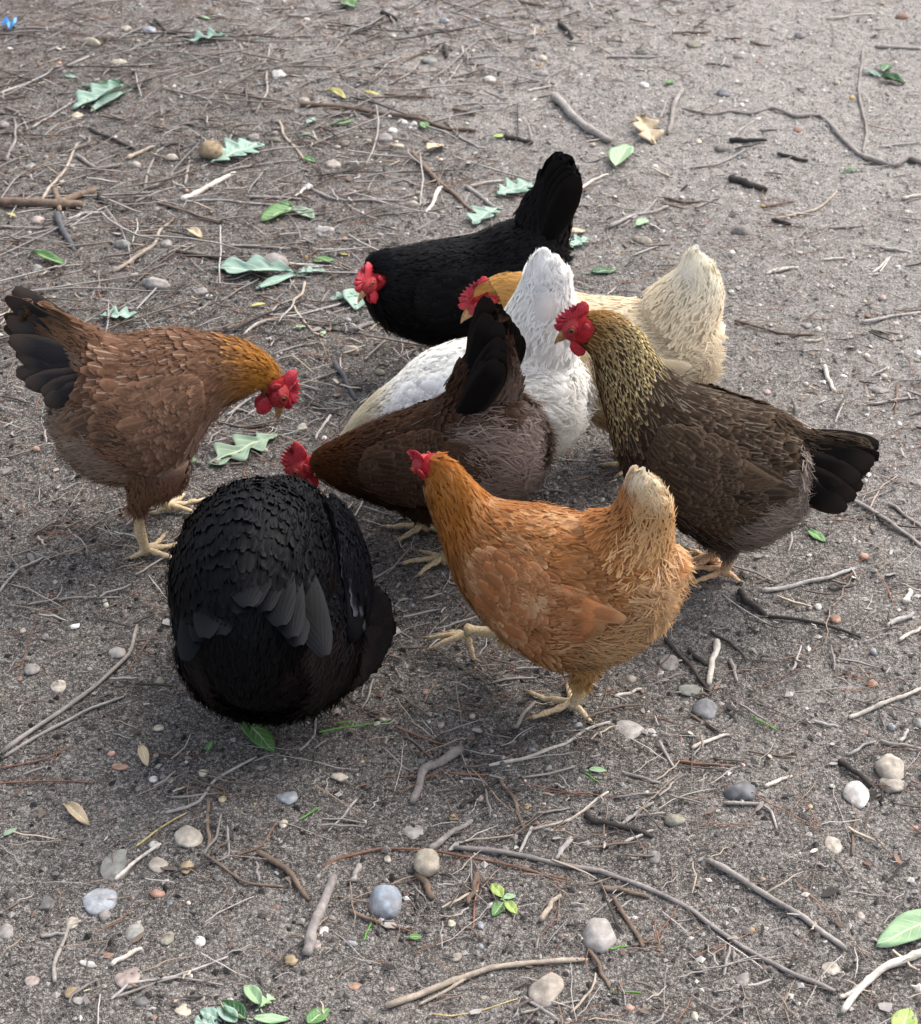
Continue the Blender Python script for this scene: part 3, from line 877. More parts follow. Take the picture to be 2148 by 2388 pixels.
    if spec.get('loc'):
        base = G0 + fd * tl['base'][0] + np.array([0, 0, tl['base'][1]])
        tipa = G0 + fd * tl['tips'][0][0] + np.array([0, 0, tl['tips'][0][1]]); tipb = G0 + fd * tl['tips'][1][0] + np.array([0, 0, tl['tips'][1][1]])
    else: base, tipa, tipb = pl(*tl['base']), pl(*tl['tips'][0]), pl(*tl['tips'][1])
    base = base + Y * spec.get('tail_off', 0.0)
    nt_ = tl.get('n', 7); spl = tl.get('splay', .32)
    for sd in (1, -1):
        for i in range(nt_):
            w = i / (nt_ - 1)
            va, vb = tipa - base, tipb - base
            la, lb = np.linalg.norm(va), np.linalg.norm(vb)
            dr = unit(unit(va) * (1 - w) + unit(vb) * w); ln = (la * (1 - w) + lb * w) * rng.uniform(.97, 1.02) * tl.get('len', 1.0)
            lat = sd * (.05 + spl * w)
            dr = unit(dr + Y * lat)
            nrm = unit(Y * sd * (0.75 + .2 * w) + np.array([0, 0, .35]) * (1 - w))
            if tl.get('flat'): nrm = unit(-fd * .8 + np.array([0, 0, .45]) + Y * sd * .45 * w)
            ver = i % 3; key = (spec['id'], 'tail', i, sd)
            tc1, tc2 = A3(K['tail'][0]), A3(K['tail'][1])
            fme = one_feather('tail_feather', ln * (1 - .05 * (ver == 1)), tl.get('w', .034), tc1 * (1 + .1 * (ver - 1)), tc2, .02, .0, fm, .05 * sd * 0 + .06, .28, .06 * sd)
            o_ = link('tail_feather', fme, hen)
            o_.matrix_basis = inv @ basis(base + Y * sd * (.004 + .010 * w) + Y * sd * .0022 * i, dr + rng.normal(0, .025, 3), nrm)
    it_ = int(np.argmin(np.linalg.norm(body.C - (eye - Y * spec.get('eyeoff', 0.0)), axis=1))); latw = float(body.a[it_] * body.k[it_]) * .97 if not spec.get('eyeoff') else 0.0
    make_head(HS, spec, hen, latw)
    # everything was built in world space: hand it over to the hen's own frame
    for c in hen.children:
        if not c.name.startswith('tail_feather'): c.location = -Vector(G0)
    return hen
# ------------------------------------------------------------------ the flock (points read off crops of the photograph)
ZA, ZG, ZE = Z(0, 640, .4176), Z(900, 960, .4176), Z(1240, 660, .4615)
ZB, ZF, ZD = Z(760, 340, .3626), Z(660, 560, .3846), Z(1040, 560, .3846)
ZS = Z(0, 0, 1.0)
BLK = (.0036, .0035, .004)

FLOCK = [
 dict(id='A', label='rusty brown hen with golden neck bending to peck, leftmost of the flock', zoom=ZA, yaw=14, anchor=(880, 1440), k=.80,
  spine=[((330, 640), (320, 900), .9), ((420, 430), (395, 1060)), ((560, 300), (560, 1165)), ((700, 308), (760, 1205)), ((870, 280), (930, 1175)), ((1040, 272), (1070, 1010)),
         ((1200, 312), (1150, 865)), ((1330, 348), (1235, 755), .78), ((1450, 405), (1330, 690), .75), ((1545, 495), (1425, 645), .75), ((1600, 590), (1455, 665), .75), ((1605, 700), (1495, 735), .8)],
  tail_loft=[((600, 290), (430, 820), .6), ((470, 260), (340, 660), .4), ((310, 190), (225, 500), .22), ((170, 120), (130, 300), .15)],
  tail=dict(base=(660, 520), tips=[(45, 95), (250, 650)], n=9, splay=.07, w=.038), covert_end=.7,
  head=[(1560, 652), (1575, 808)], comb=.72, flop=.05, neck_t=7.3, neck_blend=1.3, shaft=.42, shaftp=.45, neckshaft=.35, mottle=.25, soft=.5, fluff_hi=.25,
  legs=[dict(foot=(825, 1580), hock=(775, 1300), t=3.4, ty=8), dict(foot=(945, 1335), hock=(880, 1160), t=3.6, ty=10)],
  col=dict(back=((.165, .085, .050), (.21, .115, .072)), breast=((.33, .205, .145), (.41, .275, .205)), neck=((.34, .13, .022), (.46, .215, .045)), crown=((.24, .08, .02), (.31, .11, .025)),
           throat=((.27, .11, .06), (.33, .16, .09)), fluff=(.27, .185, .135), fluff2=(.36, .265, .20), thigh=(.27, .145, .09), wing=((.160, .084, .05), (.21, .117, .074)), flight=((.095, .056, .038), (.17, .10, .06)),
           tail=((.030, .029, .032), (.075, .058, .048)), covert=((.125, .07, .042), (.19, .11, .064)))),
 dict(id='B', label='black hen with upright black tail, farthest from the camera', zoom=ZB, yaw=184, anchor=(860, 1440), k=.80, fmat='gloss',
  spine=[((1520, 580), (1490, 800), .9), ((1340, 440), (1370, 1000)), ((1130, 470), (1180, 1180)), ((950, 545), (980, 1280)), ((780, 575), (760, 1310)), ((620, 600), (585, 1280)),
         ((470, 635), (425, 1215)), ((360, 660), (310, 1130)), ((290, 695), (250, 1010), .8), ((240, 745), (225, 950), .75), ((200, 790), (200, 920), .75)],
  tail_loft=[((1180, 450), (1560, 760), .55), ((1290, 330), (1590, 480), .42), ((1365, 200), (1625, 300), .36), ((1410, 125), (1620, 190), .36), ((1470, 85), (1580, 120), .3)],
  tail=dict(base=(1400, 560), tips=[(1495, 62), (1620, 130)], n=7, splay=.08, w=.042), covert_end=.97,
  head=[(275, 815), (165, 900)], turn=38, eyeoff=.032, comb=1.0, flop=.1, neck_t=6.6, head_t=8.9,
  legs=[dict(foot=(820, 1480), hock=(860, 1290), t=3.5), dict(foot=(900, 1400), hock=(940, 1240), t=3.5)],
  col=dict(back=(BLK, (.0085, .0078, .008)), breast=(BLK, (.006, .006, .0065)), neck=(BLK, (.007, .0075, .009)), crown=(BLK, BLK), fluff=(.011, .009, .009), thigh=(.009, .008, .008),
           wing=(BLK, (.008, .0075, .0075)), flight=(BLK, (.009, .0085, .0085)), tail=(BLK, (.007, .0066, .0066)), covert=((.007, .006, .006), (.011, .0085, .0085)))),
 dict(id='D', label='cream buff hen with golden neck, behind the white hen', zoom=ZD, yaw=174, anchor=(1000, 1330), k=.80,
  spine=[((1600, 440), (1600, 850), .9), ((1440, 370), (1420, 990)), ((1220, 345), (1200, 1110)), ((1030, 320), (1000, 1140)), ((860, 312), (830, 1075)), ((700, 265), (680, 900)),
         ((590, 212), (560, 700), .75), ((500, 195), (475, 540), .72), ((400, 195), (375, 440), .72), ((310, 210), (290, 400), .75), ((220, 245), (190, 430), .75), ((150, 285), (130, 430), .8)],
  tail_loft=[((1150, 330), (1600, 800), .75), ((1290, 235), (1660, 560), .7), ((1390, 170), (1690, 380), .62), ((1425, 120), (1670, 255), .6), ((1455, 90), (1630, 175), .56)],
  tail=dict(base=(1380, 500), tips=[(1500, 95), (1610, 190)], n=6, splay=.08, len=.66, w=.036), covert_end=.97, ktail=.6,
  head=[(215, 365), (70, 482)], comb=.7, neck_t=6.2,
  legs=[dict(foot=(1180, 1370), hock=(1210, 1180), t=2.6), dict(foot=(1280, 1290), hock=(1310, 1110), t=2.6)],
  col=dict(back=((.66, .55, .38), (.74, .65, .49)), breast=((.60, .43, .25), (.70, .54, .35)), neck=((.47, .245, .07), (.6, .36, .13)), crown=((.42, .2, .05), (.5, .26, .08)),
           fluff=(.80, .68, .50), thigh=(.66, .50, .31), wing=((.62, .50, .32), (.70, .60, .42)), flight=((.64, .52, .34), (.72, .62, .44)), tail=((.80, .75, .62), (.86, .82, .71)), covert=((.80, .74, .60), (.86, .81, .69)))),
 dict(id='C', label='white hen with upright tail, hidden behind the dark brown hen', zoom=ZF, yaw=160, anchor=(1180, 1500), k=.82,
  spine=[((1790, 800), (1795, 1150), .9), ((1680, 640), (1690, 1285)), ((1480, 560), (1480, 1340)), ((1250, 548), (1240, 1320)), ((1000, 590), (970, 1265)), ((810, 680), (770, 1210)),
         ((670, 820), (610, 1180), .8), ((550, 922), (480, 1190), .78), ((450, 1030), (390, 1230), .75), ((380, 1135), (320, 1300), .75), ((330, 1220), (275, 1340), .75), ((290, 1280), (240, 1360), .8)],
  tail_loft=[((1280, 500), (1790, 860), .6), ((1400, 310), (1800, 500), .52), ((1462, 190), (1760, 325), .42), ((1490, 130), (1745, 225), .42), ((1520, 95), (1700, 155), .4)],
  tail=dict(base=(1540, 560), tips=[(1560, 66), (1730, 150)], n=6, splay=.06, w=.03, len=.7), covert_end=.97,
  head=[(290, 1320), (220, 1410)], comb=.6, neck_t=6.3,
  legs=[dict(foot=(1130, 1560), hock=(1160, 1340), t=3.0), dict(foot=(1260, 1450), hock=(1290, 1260), t=3.0)],
  col=dict(back=((.88, .855, .79), (.92, .905, .86)), breast=((.84, .81, .75), (.88, .86, .82)), neck=((.62, .55, .38), (.7, .64, .48)), crown=((.6, .5, .3), (.65, .56, .36)), fluff=(.92, .90, .85), thigh=(.78, .75, .68),
           wing=((.90, .88, .83), (.92, .91, .88)), flight=((.85, .84, .82), (.89, .89, .88)), tail=((.91, .90, .87), (.93, .92, .9)), covert=((.91, .895, .85), (.93, .92, .89)))),
 dict(id='F', label='dark brown hen with spread black tail, head down in the middle of the huddle', zoom=ZF, yaw=158, anchor=(960, 1900), k=.80,
  spine=[((1500, 1040), (1560, 1440), .9), ((1360, 900), (1460, 1580)), ((1150, 880), (1220, 1660)), ((980, 880), (960, 1690)), ((810, 965), (740, 1660)), ((645, 1015), (570, 1610)),
         ((505, 1085), (425, 1550)), ((395, 1145), (310, 1500), .78), ((305, 1200), (220, 1450), .75), ((225, 1250), (140, 1430), .72), ((160, 1300), (85, 1430), .72), ((100, 1350), (50, 1430), .78)],
  tail_loft=[((950, 900), (1380, 1120), .5), ((1090, 700), (1450, 930), .38), ((1190, 540), (1410, 720), .22), ((1260, 430), (1360, 520), .15)],
  tail=dict(base=(1130, 1010), tips=[(1285, 378), (1425, 680)], n=9, splay=.06, w=.040), covert_end=.72, fluff_hi=.9, rear_c=(1.2, .9),
  head=[(120, 1372), (30, 1475)], comb=1.0, neck_t=6.4, shaft=.25, shaftp=.15, soft=.5, neckshaft=.3,
  legs=[dict(foot=(970, 1975), hock=(1020, 1720), t=3.2, ty=20), dict(foot=(860, 1770), hock=(930, 1590), t=3.4, ty=10)],
  col=dict(back=((.046, .022, .012), (.066, .034, .02)), breast=((.032, .013, .0075), (.048, .02, .011)), neck=((.05, .017, .006), (.08, .03, .01)), crown=((.09, .03, .01), (.12, .04, .012)),
           throat=((.06, .02, .008), (.08, .03, .01)), fluff=(.20, .14, .11), fluff2=(.36, .29, .25), thigh=(.06, .035, .022), wing=((.055, .028, .016), (.10, .056, .034)), flight=((.085, .045, .027), (.15, .088, .056)),
           tail=((.007, .006, .0058), (.022, .017, .015)), covert=((.038, .02, .012), (.066, .037, .023)))),
 dict(id='E', label='dark brown hen with gold laced neck looking left, rightmost of the flock', zoom=ZE, yaw=160, anchor=(1010, 1500), k=.80,
  spine=[((1400, 780), (1395, 1110), .9), ((1330, 680), (1290, 1265)), ((1200, 600), (1120, 1350)), ((1050, 556), (930, 1350)), ((900, 500), (700, 1225)), ((780, 455), (500, 1050)),
         ((685, 385), (395, 830), .8), ((612, 295), (345, 650), .78), ((540, 210), (305, 485), .75), ((430, 145), (275, 360), .72), ((300, 130), (200, 295), .72), ((195, 175), (150, 270), .8)],
  tail_loft=[((1230, 620), (1330, 1100), .6), ((1390, 720), (1430, 1090), .42), ((1540, 760), (1500, 1060), .25), ((1700, 800), (1640, 1000), .15)],
  tail=dict(base=(1100, 800), tips=[(1755, 850), (1590, 1095)], n=10, splay=.05, w=.042), covert_end=.86, fluff_hi=.3,
  head=[(235, 212), (100, 287)], comb=.68, neckL=.8, neckW=1.25, soft=.15, crown_w=2.7, neck_t=6.2, shaft=.28, shaftp=.5, neckshaft=0.0, fsize=.92, shank='pinkshank',
  wing=dict(t=(5.0, .75), ph=(70, 82), hh=36, small=330),
  legs=[dict(foot=(965, 1490), hock=(990, 1345), t=2.7, ty=-4), dict(foot=(905, 1425), hock=(900, 1290), t=3.2, ty=6)],
  col=dict(back=((.040, .026, .017), (.105, .07, .045)), breast=((.030, .019, .013), (.07, .045, .03)), neck=((.05, .036, .022), (.74, .58, .29)), crown=((.24, .11, .03), (.44, .235, .07)),
           throat=((.075, .026, .012), (.12, .05, .02)), fluff=(.20, .15, .12), fluff2=(.38, .315, .265), thigh=(.16, .12, .095), wing=((.055, .036, .023), (.135, .092, .058)), flight=((.042, .029, .020), (.10, .068, .045)),
           tail=((.011, .009, .008), (.038, .028, .022)), covert=((.032, .023, .016), (.08, .056, .038)))),
 dict(id='G', label='orange buff hen striding away with pale tail tip, nearest the camera', zoom=ZG, yaw=156, anchor=(1030, 1700), k=.80,
  spine=[((1600, 760), (1570, 1170), .9), ((1430, 640), (1430, 1330)), ((1220, 570), (1250, 1430)), ((1020, 535), (1000, 1450)), ((850, 487), (750, 1315)), ((700, 468), (525, 1120)),
         ((600, 452), (385, 920)), ((520, 395), (290, 690), .72), ((445, 325), (228, 515), .68), ((372, 268), (195, 390), .68), ((290, 222), (160, 320), .72), ((220, 240), (140, 320), .8)],
  tail_loft=[((1060, 560), (1640, 1050), .7), ((1240, 530), (1610, 740), .55), ((1308, 430), (1605, 610), .48), ((1335, 375), (1590, 520), .46), ((1365, 350), (1555, 455), .44)],
  tail=dict(base=(1300, 800), tips=[(1405, 352), (1590, 530)], n=6, splay=.05, w=.034, len=.45), covert_end=.98, cov_range=(.4, .92), ktail=.6,
  head=[(205, 290), (105, 365)], turn=-34, comb=.75, flop=.25, neck_t=6.3, shaft=.15, mottle=.45, soft=.7, pale=(.60, .42, .24),
  wing=dict(t=(5.4, 1.3), ph=(76, 84), hh=34, small=300),
  legs=[dict(foot=(1040, 1668), hock=(1090, 1490), t=2.2, ty=-12, toes=((-50, .05), (0, .062), (52, .05), (170, .03))),
        dict(foot=(450, 1250), hock=(690, 1240), t=3.6, raised=True, off=-.045, th=.95)],
  col=dict(back=((.37, .15, .05), (.45, .21, .08)), breast=((.39, .17, .062), (.48, .255, .11)), neck=((.37, .125, .022), (.48, .205, .05)), crown=((.33, .095, .018), (.42, .14, .028)),
           fluff=(.56, .33, .15), fluff2=(.62, .42, .25), thigh=(.53, .32, .13), wing=((.33, .13, .05), (.43, .205, .09)), flight=((.35, .145, .058), (.46, .24, .115)),
           tail=((.52, .34, .16), (.64, .47, .27)), covert=((.70, .58, .38), (.82, .75, .60)))),
 dict(id='H', label='black hen seen from behind, dark brown fluff under its tail, front left', zoom=ZS, yaw=88, anchor=(660, 1578), tail_off=.016, loc=True, k=1.0, fmat='gloss',
  spine=[(-.150, .140, .95, -.1, .066, 1.0), (-.115, .145, .95, .0, .102, .98), (-.060, .155, 1, .0, .110, .95), (0, .158, 1, -.05, .108, .92), (.06, .148, .95, -.2, .094, .9), (.11, .130, .8, -.5, .076, .9),
         (.145, .105, .6, -.8, .058, .9), (.168, .080, .5, -.85, .046, .85), (.185, .058, .5, -.85, .035, .8), (.20, .040, .6, -.8, .025, .75), (.213, .025, .7, -.7, .016, .8)],
  tail_loft=[(-.0, .185, -.70, .70, .096, .98), (-.055, .215, -.9, .4, .098, .98), (-.105, .220, -.97, -.2, .092, 1.0), (-.145, .200, -.75, -.65, .076, 1.02), (-.170, .165, -.4, -.9, .052, 1.05), (-.178, .130, -.15, -1, .022, 1.1)],
  tail=dict(base=(-.075, .300), tips=[(-.20, .280), (-.218, .205)], n=6, splay=.36, w=.046, flat=1), covert_end=.98, soft=1.3,
  head=[(.212, .040), (.236, .004)], comb=1.0, neck_t=6.3, head_t=8.8, fluffn=1.8, fsize=.82,
  wing=dict(t=(5.2, .9), ph=(68, 80), hh=32, out=.012),
  legs=[dict(foot=(.01, .05), loc=True, t=2.8), dict(foot=(.0, -.07), loc=True, t=1.9, th=1.35, hip=.086)],
  col=dict(back=(BLK, (.007, .007, .0085)), breast=((.010, .008, .0076), (.016, .012, .0115)), neck=(BLK, (.007, .007, .0085)), crown=(BLK, BLK), fluff=(.020, .014, .013), fluff2=(.028, .020, .019), thigh=(.018, .013, .012),
           wing=(BLK, (.008, .008, .011)), flight=((.007, .007, .009), (.04, .042, .05)), tail=((.003, .003, .0034), (.006, .0062, .0075)), covert=(BLK, (.006, .006, .0066)))),
]
for sp in FLOCK: build_hen(sp)
# ------------------------------------------------------------------ things lying on the soil
Z1, Z2, Z3 = Z(0, 0, .3956), Z(700, 0, .3956), Z(1420, 0, .4)
Z4, Z5, Z6 = Z(0, 1300, .5377), Z(700, 1640, .3956), Z(1400, 1300, .5377)
Z7, Z8, Z9 = Z(1640, 600, .346), Z(400, 560, .3297), Z(400, 2160, .2747)

CLR = dict(grey=(.24, .212, .19), silvery=(.31, .282, .258), pale=(.47, .42, .36), tan=(.30, .245, .19), dark=(.04, .034, .03), reddish=(.18, .092, .06), brown=(.135, .095, .068),
           yellowish=(.42, .32, .15), green=(.09, .22, .04), white=(.68, .65, .6), cream=(.58, .5, .36), beige=(.42, .36, .28), slate=(.075, .09, .115), bluish=(.24, .27, .31),
           pinkish=(.38, .28, .24), ochre=(.38, .25, .09), olive=(.2, .19, .12), rusty=(.3, .12, .05), purplish=(.19, .166, .152), charcoal=(.08, .078, .08), greenish=(.21, .22, .19))

LAND = [('the rusty brown hen', 330, 950), ('the front black hen', 600, 1380), ('the orange hen', 1330, 1330), ('the gold necked hen', 1700, 1060),
        ('the far black hen', 1080, 640), ('the cream hen', 1600, 720), ('the middle brown hen', 960, 1060)]
USED = {}

def where(px, py):
    best = min(LAND, key=lambda l: math.hypot(px - l[1], py - l[2]))
    dx, dy = px - best[1], py - best[2]; r = math.hypot(dx, dy)
    ang = math.degrees(math.atan2(dy, dx)) % 360
    dr = ['right of', 'below-right of', 'below', 'below-left of', 'left of', 'above-left of', 'above', 'above-right of'][int(((ang + 22.5) % 360) // 45)]
    far = 'just ' if r < 420 else ('' if r < 720 else 'far ')
    e = []
    if py < 200: e.append('top')
    elif py > PH - 230: e.append('bottom')
    if px < 170: e.append('left')
    elif px > PW - 170: e.append('right')
    tail = ''
    if len(e) == 2: tail = ' in the %s %s corner' % tuple(e); far = ''
    elif e: tail = ' by the %s edge' % e[0]; far = ''
    return far + dr + ' ' + best[0] + tail

PENDING = []
def note(o, desc, px, py, cat, group):
    o['category'] = cat; o['group'] = group
    PENDING.append((o, desc + ' ' + where(px, py), px, py))

def settle_labels():
    by = {}
    for p in PENDING: by.setdefault(p[1], []).append(p)
    words = ['second', 'third', 'fourth', 'fifth', 'sixth', 'seventh', 'eighth']
    for lab, ps in by.items():
        ps.sort(key=lambda p: p[2])
        for i, p in enumerate(ps):
            if len(ps) == 1: p[0]['label'] = lab
            elif len(ps) == 2: p[0]['label'] = lab + (', the left one' if i == 0 else ', the right one')
            else: p[0]['label'] = lab + (', leftmost' if i == 0 else ', rightmost' if i == len(ps) - 1 else ', %s from left' % words[i - 1])
    for p in PENDING:
        w = p[0]['label'].split()
        while len(w) > 16 and w[0] in ('fine', 'thin', 'slender', 'thick', 'short', 'long', 'tiny', 'small', 'medium', 'large', 'single', 'half'): w = w[1:]
        if len(w) > 16: w = [q for q in w if q not in ('lying', 'smooth', 'lobed', 'egg', 'shaped')]
        p[0]['label'] = ' '.join(w)

def ground_smooth(x, y):
    return 0.018 * (vnoise(x * 1.9, y * 1.9, 1) - 0.5) + 0.009 * (vnoise(x * 7 + 3, y * 7, 2) - 0.5) + 0.006 * (vnoise(x * 19, y * 19 + 5, 3) - .5)

def stick_geo(z, pts, r0, r1, knots=True):
    gp = np.array([on_ground(*z(*p)) for p in pts])
    m = mpp(gp[0]) * z.k
    R0, R1 = max(r0 * m, .0009), max(r1 * m, .0007)
    per_ = max(4, int(28 / len(pts)))
    P = catmull(gp, per_) * .45 + .55 * np.array([gp[i] + (gp[i + 1] - gp[i]) * s_ for i in range(len(gp) - 1) for s_ in np.arange(per_) / per_] + [gp[-1]]) if len(gp) > 2 else np.array([gp[0] * (1 - s) + gp[1] * s for s in np.linspace(0, 1, 12)])
    n = len(P); R = np.linspace(R0, R1, n)
    ln = np.sum(np.linalg.norm(np.diff(P, axis=0), axis=1))
    side = unit(np.array([-(P[-1] - P[0])[1], (P[-1] - P[0])[0], 0]))
    P = P + side * (np.interp(np.arange(n), np.linspace(0, n - 1, 6), rng.normal(0, 1, 6)) * min(R0 * .45, .0016))[:, None]
    if knots:
        R = R * (1 + rng.normal(0, .045, n))
        for _ in range(max(1, n // 9)): R[rng.integers(1, n - 1)] *= 1.16
    R[0] *= .8; R[-1] *= .75
    P[:, 2] = ground_smooth(P[:, 0], P[:, 1]) + R * .75 + .0012
    return P, R, ln

def stick(z, pts, r, col, r1=None, fork=None, name='twig', desc=None, shape=''):
    r1 = r * .7 if r1 is None else r1
    P, R, ln = stick_geo(z, pts, r, r1)
    V, F = tube(P, R, 8)
    c = A3(CLR[col]) * rng.uniform(.85, 1.15)
    A = np.tile(c, (len(V), 1)) * rng.uniform(.82, 1.18, (len(V), 1))
    if fork:
        for fp, fr in fork:
            P2, R2, _ = stick_geo(z, fp, fr, fr * .7)
            V2, F2 = tube(P2, R2, 7)
            F = F + [f + len(V) for f in F2]; V = np.vstack([V, V2]); A = np.vstack([A, np.tile(c, (len(V2), 1)) * rng.uniform(.82, 1.18, (len(V2), 1))])
    org = P[len(P) // 2].copy(); org[2] = float(hgt(org[0], org[1]))
    o = link(name, mk_mesh(name, V - org, F, {'C1': A}, mat=M['bark'])); o.location = org
    th = R[0] * 2000
    size = 'fine' if th < 3 else 'thin' if th < 5.5 else 'slender' if th < 9 else 'thick'
    leng = 'short ' if ln < .10 else 'long ' if ln > .28 else ''
    cx, cy = proj(org)
    note(o, desc or '%s %s%s%s %s' % (size, leng, shape + ' ' if shape else '', col, name.replace('_', ' ')), cx, cy, name.split('_')[-1], 'sticks and twigs on the soil')
    return o

ico = None
def ico_sphere(sub):
    bm = bmesh.new(); bmesh.ops.create_icosphere(bm, subdivisions=sub, radius=1)
    V = np.array([v.co[:] for v in bm.verts]); F = np.array([[v.index for v in f.verts] for f in bm.faces]); bm.free()
    return V, F
ICO3, ICO2 = ico_sphere(3), ico_sphere(2)

def stone(z, x, y, rx, ry, col, ang=0.3, flat=None, name='pebble', desc=None, tint=None, sink=.46):
    """ang: how faceted it is; flat: height as a share of its half width"""
    gp = on_ground(*z(x, y + ry * .35)); m = mpp(gp) * z.k
    ax = rx * m; rp = ry * m
    sp, cp = math.sin(PITCH), math.cos(PITCH)
    if flat is None: flat = .62
    az = ax * flat * rng.uniform(.9, 1.1)
    ay = math.sqrt(max((rp ** 2 - (az * cp) ** 2 * .6) / sp ** 2, (ax * .5) ** 2)); ay = min(ay, ax * 1.3)
    U, F = ICO3 if rx * z.k > 11 else ICO2
    U = U.copy(); sd = rng.uniform(0, 50)
    for _ in range(int(3 + ang * 16)):
        n = unit(rng.normal(0, 1, 3)); h = rng.uniform(.5, .82) + (1 - ang) * .08
        dd = U @ n; over = np.maximum(dd - h, 0); U = U - n * (over * (.4 + .55 * ang))[:, None]
    dsp = 1 + .16 * (vnoise(U[:, 0] * 2.2 + sd, U[:, 1] * 2.2 + U[:, 2] * 1.7, 3) - .5) + .05 * (vnoise(U[:, 0] * 7 + sd, U[:, 1] * 7 + U[:, 2] * 5, 4) - .5)
    V = U * dsp[:, None] * np.array([ax, ay, az])
    rot = rng.uniform(-.35, .35); cr, sr = math.cos(rot), math.sin(rot)
    V[:, :2] = V[:, :2] @ np.array([[cr, sr], [-sr, cr]])
    zb = float(ground_smooth(gp[0], gp[1])) + az * (1 - 2 * sink) * 1.0
    c = (A3(CLR[col]) * .55 + np.array([.28, .255, .23]) * .45) * rng.uniform(.75, 1.0)
    mot = (vnoise(U[:, 0] * 3 + sd, U[:, 1] * 3 + U[:, 2] * 3, 8))[:, None]
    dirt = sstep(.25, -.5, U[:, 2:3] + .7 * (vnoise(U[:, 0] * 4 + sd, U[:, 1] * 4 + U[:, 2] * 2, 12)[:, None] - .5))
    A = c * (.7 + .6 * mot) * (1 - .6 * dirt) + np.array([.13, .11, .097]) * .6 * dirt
    if tint is not None: A = A * (1 - sstep(.5, .7, mot)) + A3(CLR[tint]) * sstep(.5, .7, mot)
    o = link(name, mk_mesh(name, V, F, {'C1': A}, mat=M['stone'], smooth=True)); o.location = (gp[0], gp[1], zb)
    w = ax * 2000
    size = 'tiny' if w < 14 else 'small' if w < 24 else 'medium' if w < 38 else 'large'
    shp = 'flat ' if flat < .4 else 'angular ' if ang > .55 else 'rounded ' if ang < .2 else ''
    px, py = z(x, y)
    note(o, desc or '%s %s%s %s' % (size, shp, col, name.replace('_', ' ')), px, py, name.split('_')[-1], 'pebbles on the soil')
    if name not in ('pebble', 'stone'): del o['group']
    return o

def mat_leaf():
    t = NT('leaf'); a, b = t.attr('C1'), t.attr('C2')
    s = t.add('SeparateColor'); t.l.new(b.outputs['Color'], s.inputs[0])
    u, v = s.outputs[0], s.outputs[1]
    rib = t.ramp(u, .10, .02)
    vein = t.math('SINE', t.math('MULTIPLY', t.math('SUBTRACT', v, t.math('MULTIPLY', u, .22)), 42.0))
    vein = t.math('MULTIPLY', t.ramp(vein, .8, 1.0), t.ramp(u, .95, .3))
    n = t.noise(70, 4, .6, t.obj())
    col = t.mix(t.ramp(n, .3, .75), t.mix(.25, a.outputs['Color'], (0.02, .05, .02, 1)), a.outputs['Color'])
    col = t.mix(t.math('MULTIPLY', t.math('MAXIMUM', rib, t.math('MULTIPLY', vein, .5)), .55), col, (.55, .6, .38, 1))
    t.bump(t.math('ADD', t.math('MULTIPLY', vein, .6), n), .4, .001)
    return t.set(Base_Color=col, Roughness=.55, Specular_IOR_Level=.3)
M['leaf'] = mat_leaf()
LCOL = dict(teal=(.22, .315, .255), sage=(.19, .26, .175), green=(.075, .17, .045), deep=(.022, .075, .022), light=(.27, .40, .22), yellow=(.48, .42, .14), lime=(.25, .33, .08), dry=(.44, .33, .21))
LWORD = dict(teal='pale blue green', sage='sage green', green='fresh green', deep='dark green', light='light green', yellow='yellowing', lime='yellow green', dry='dry tan')

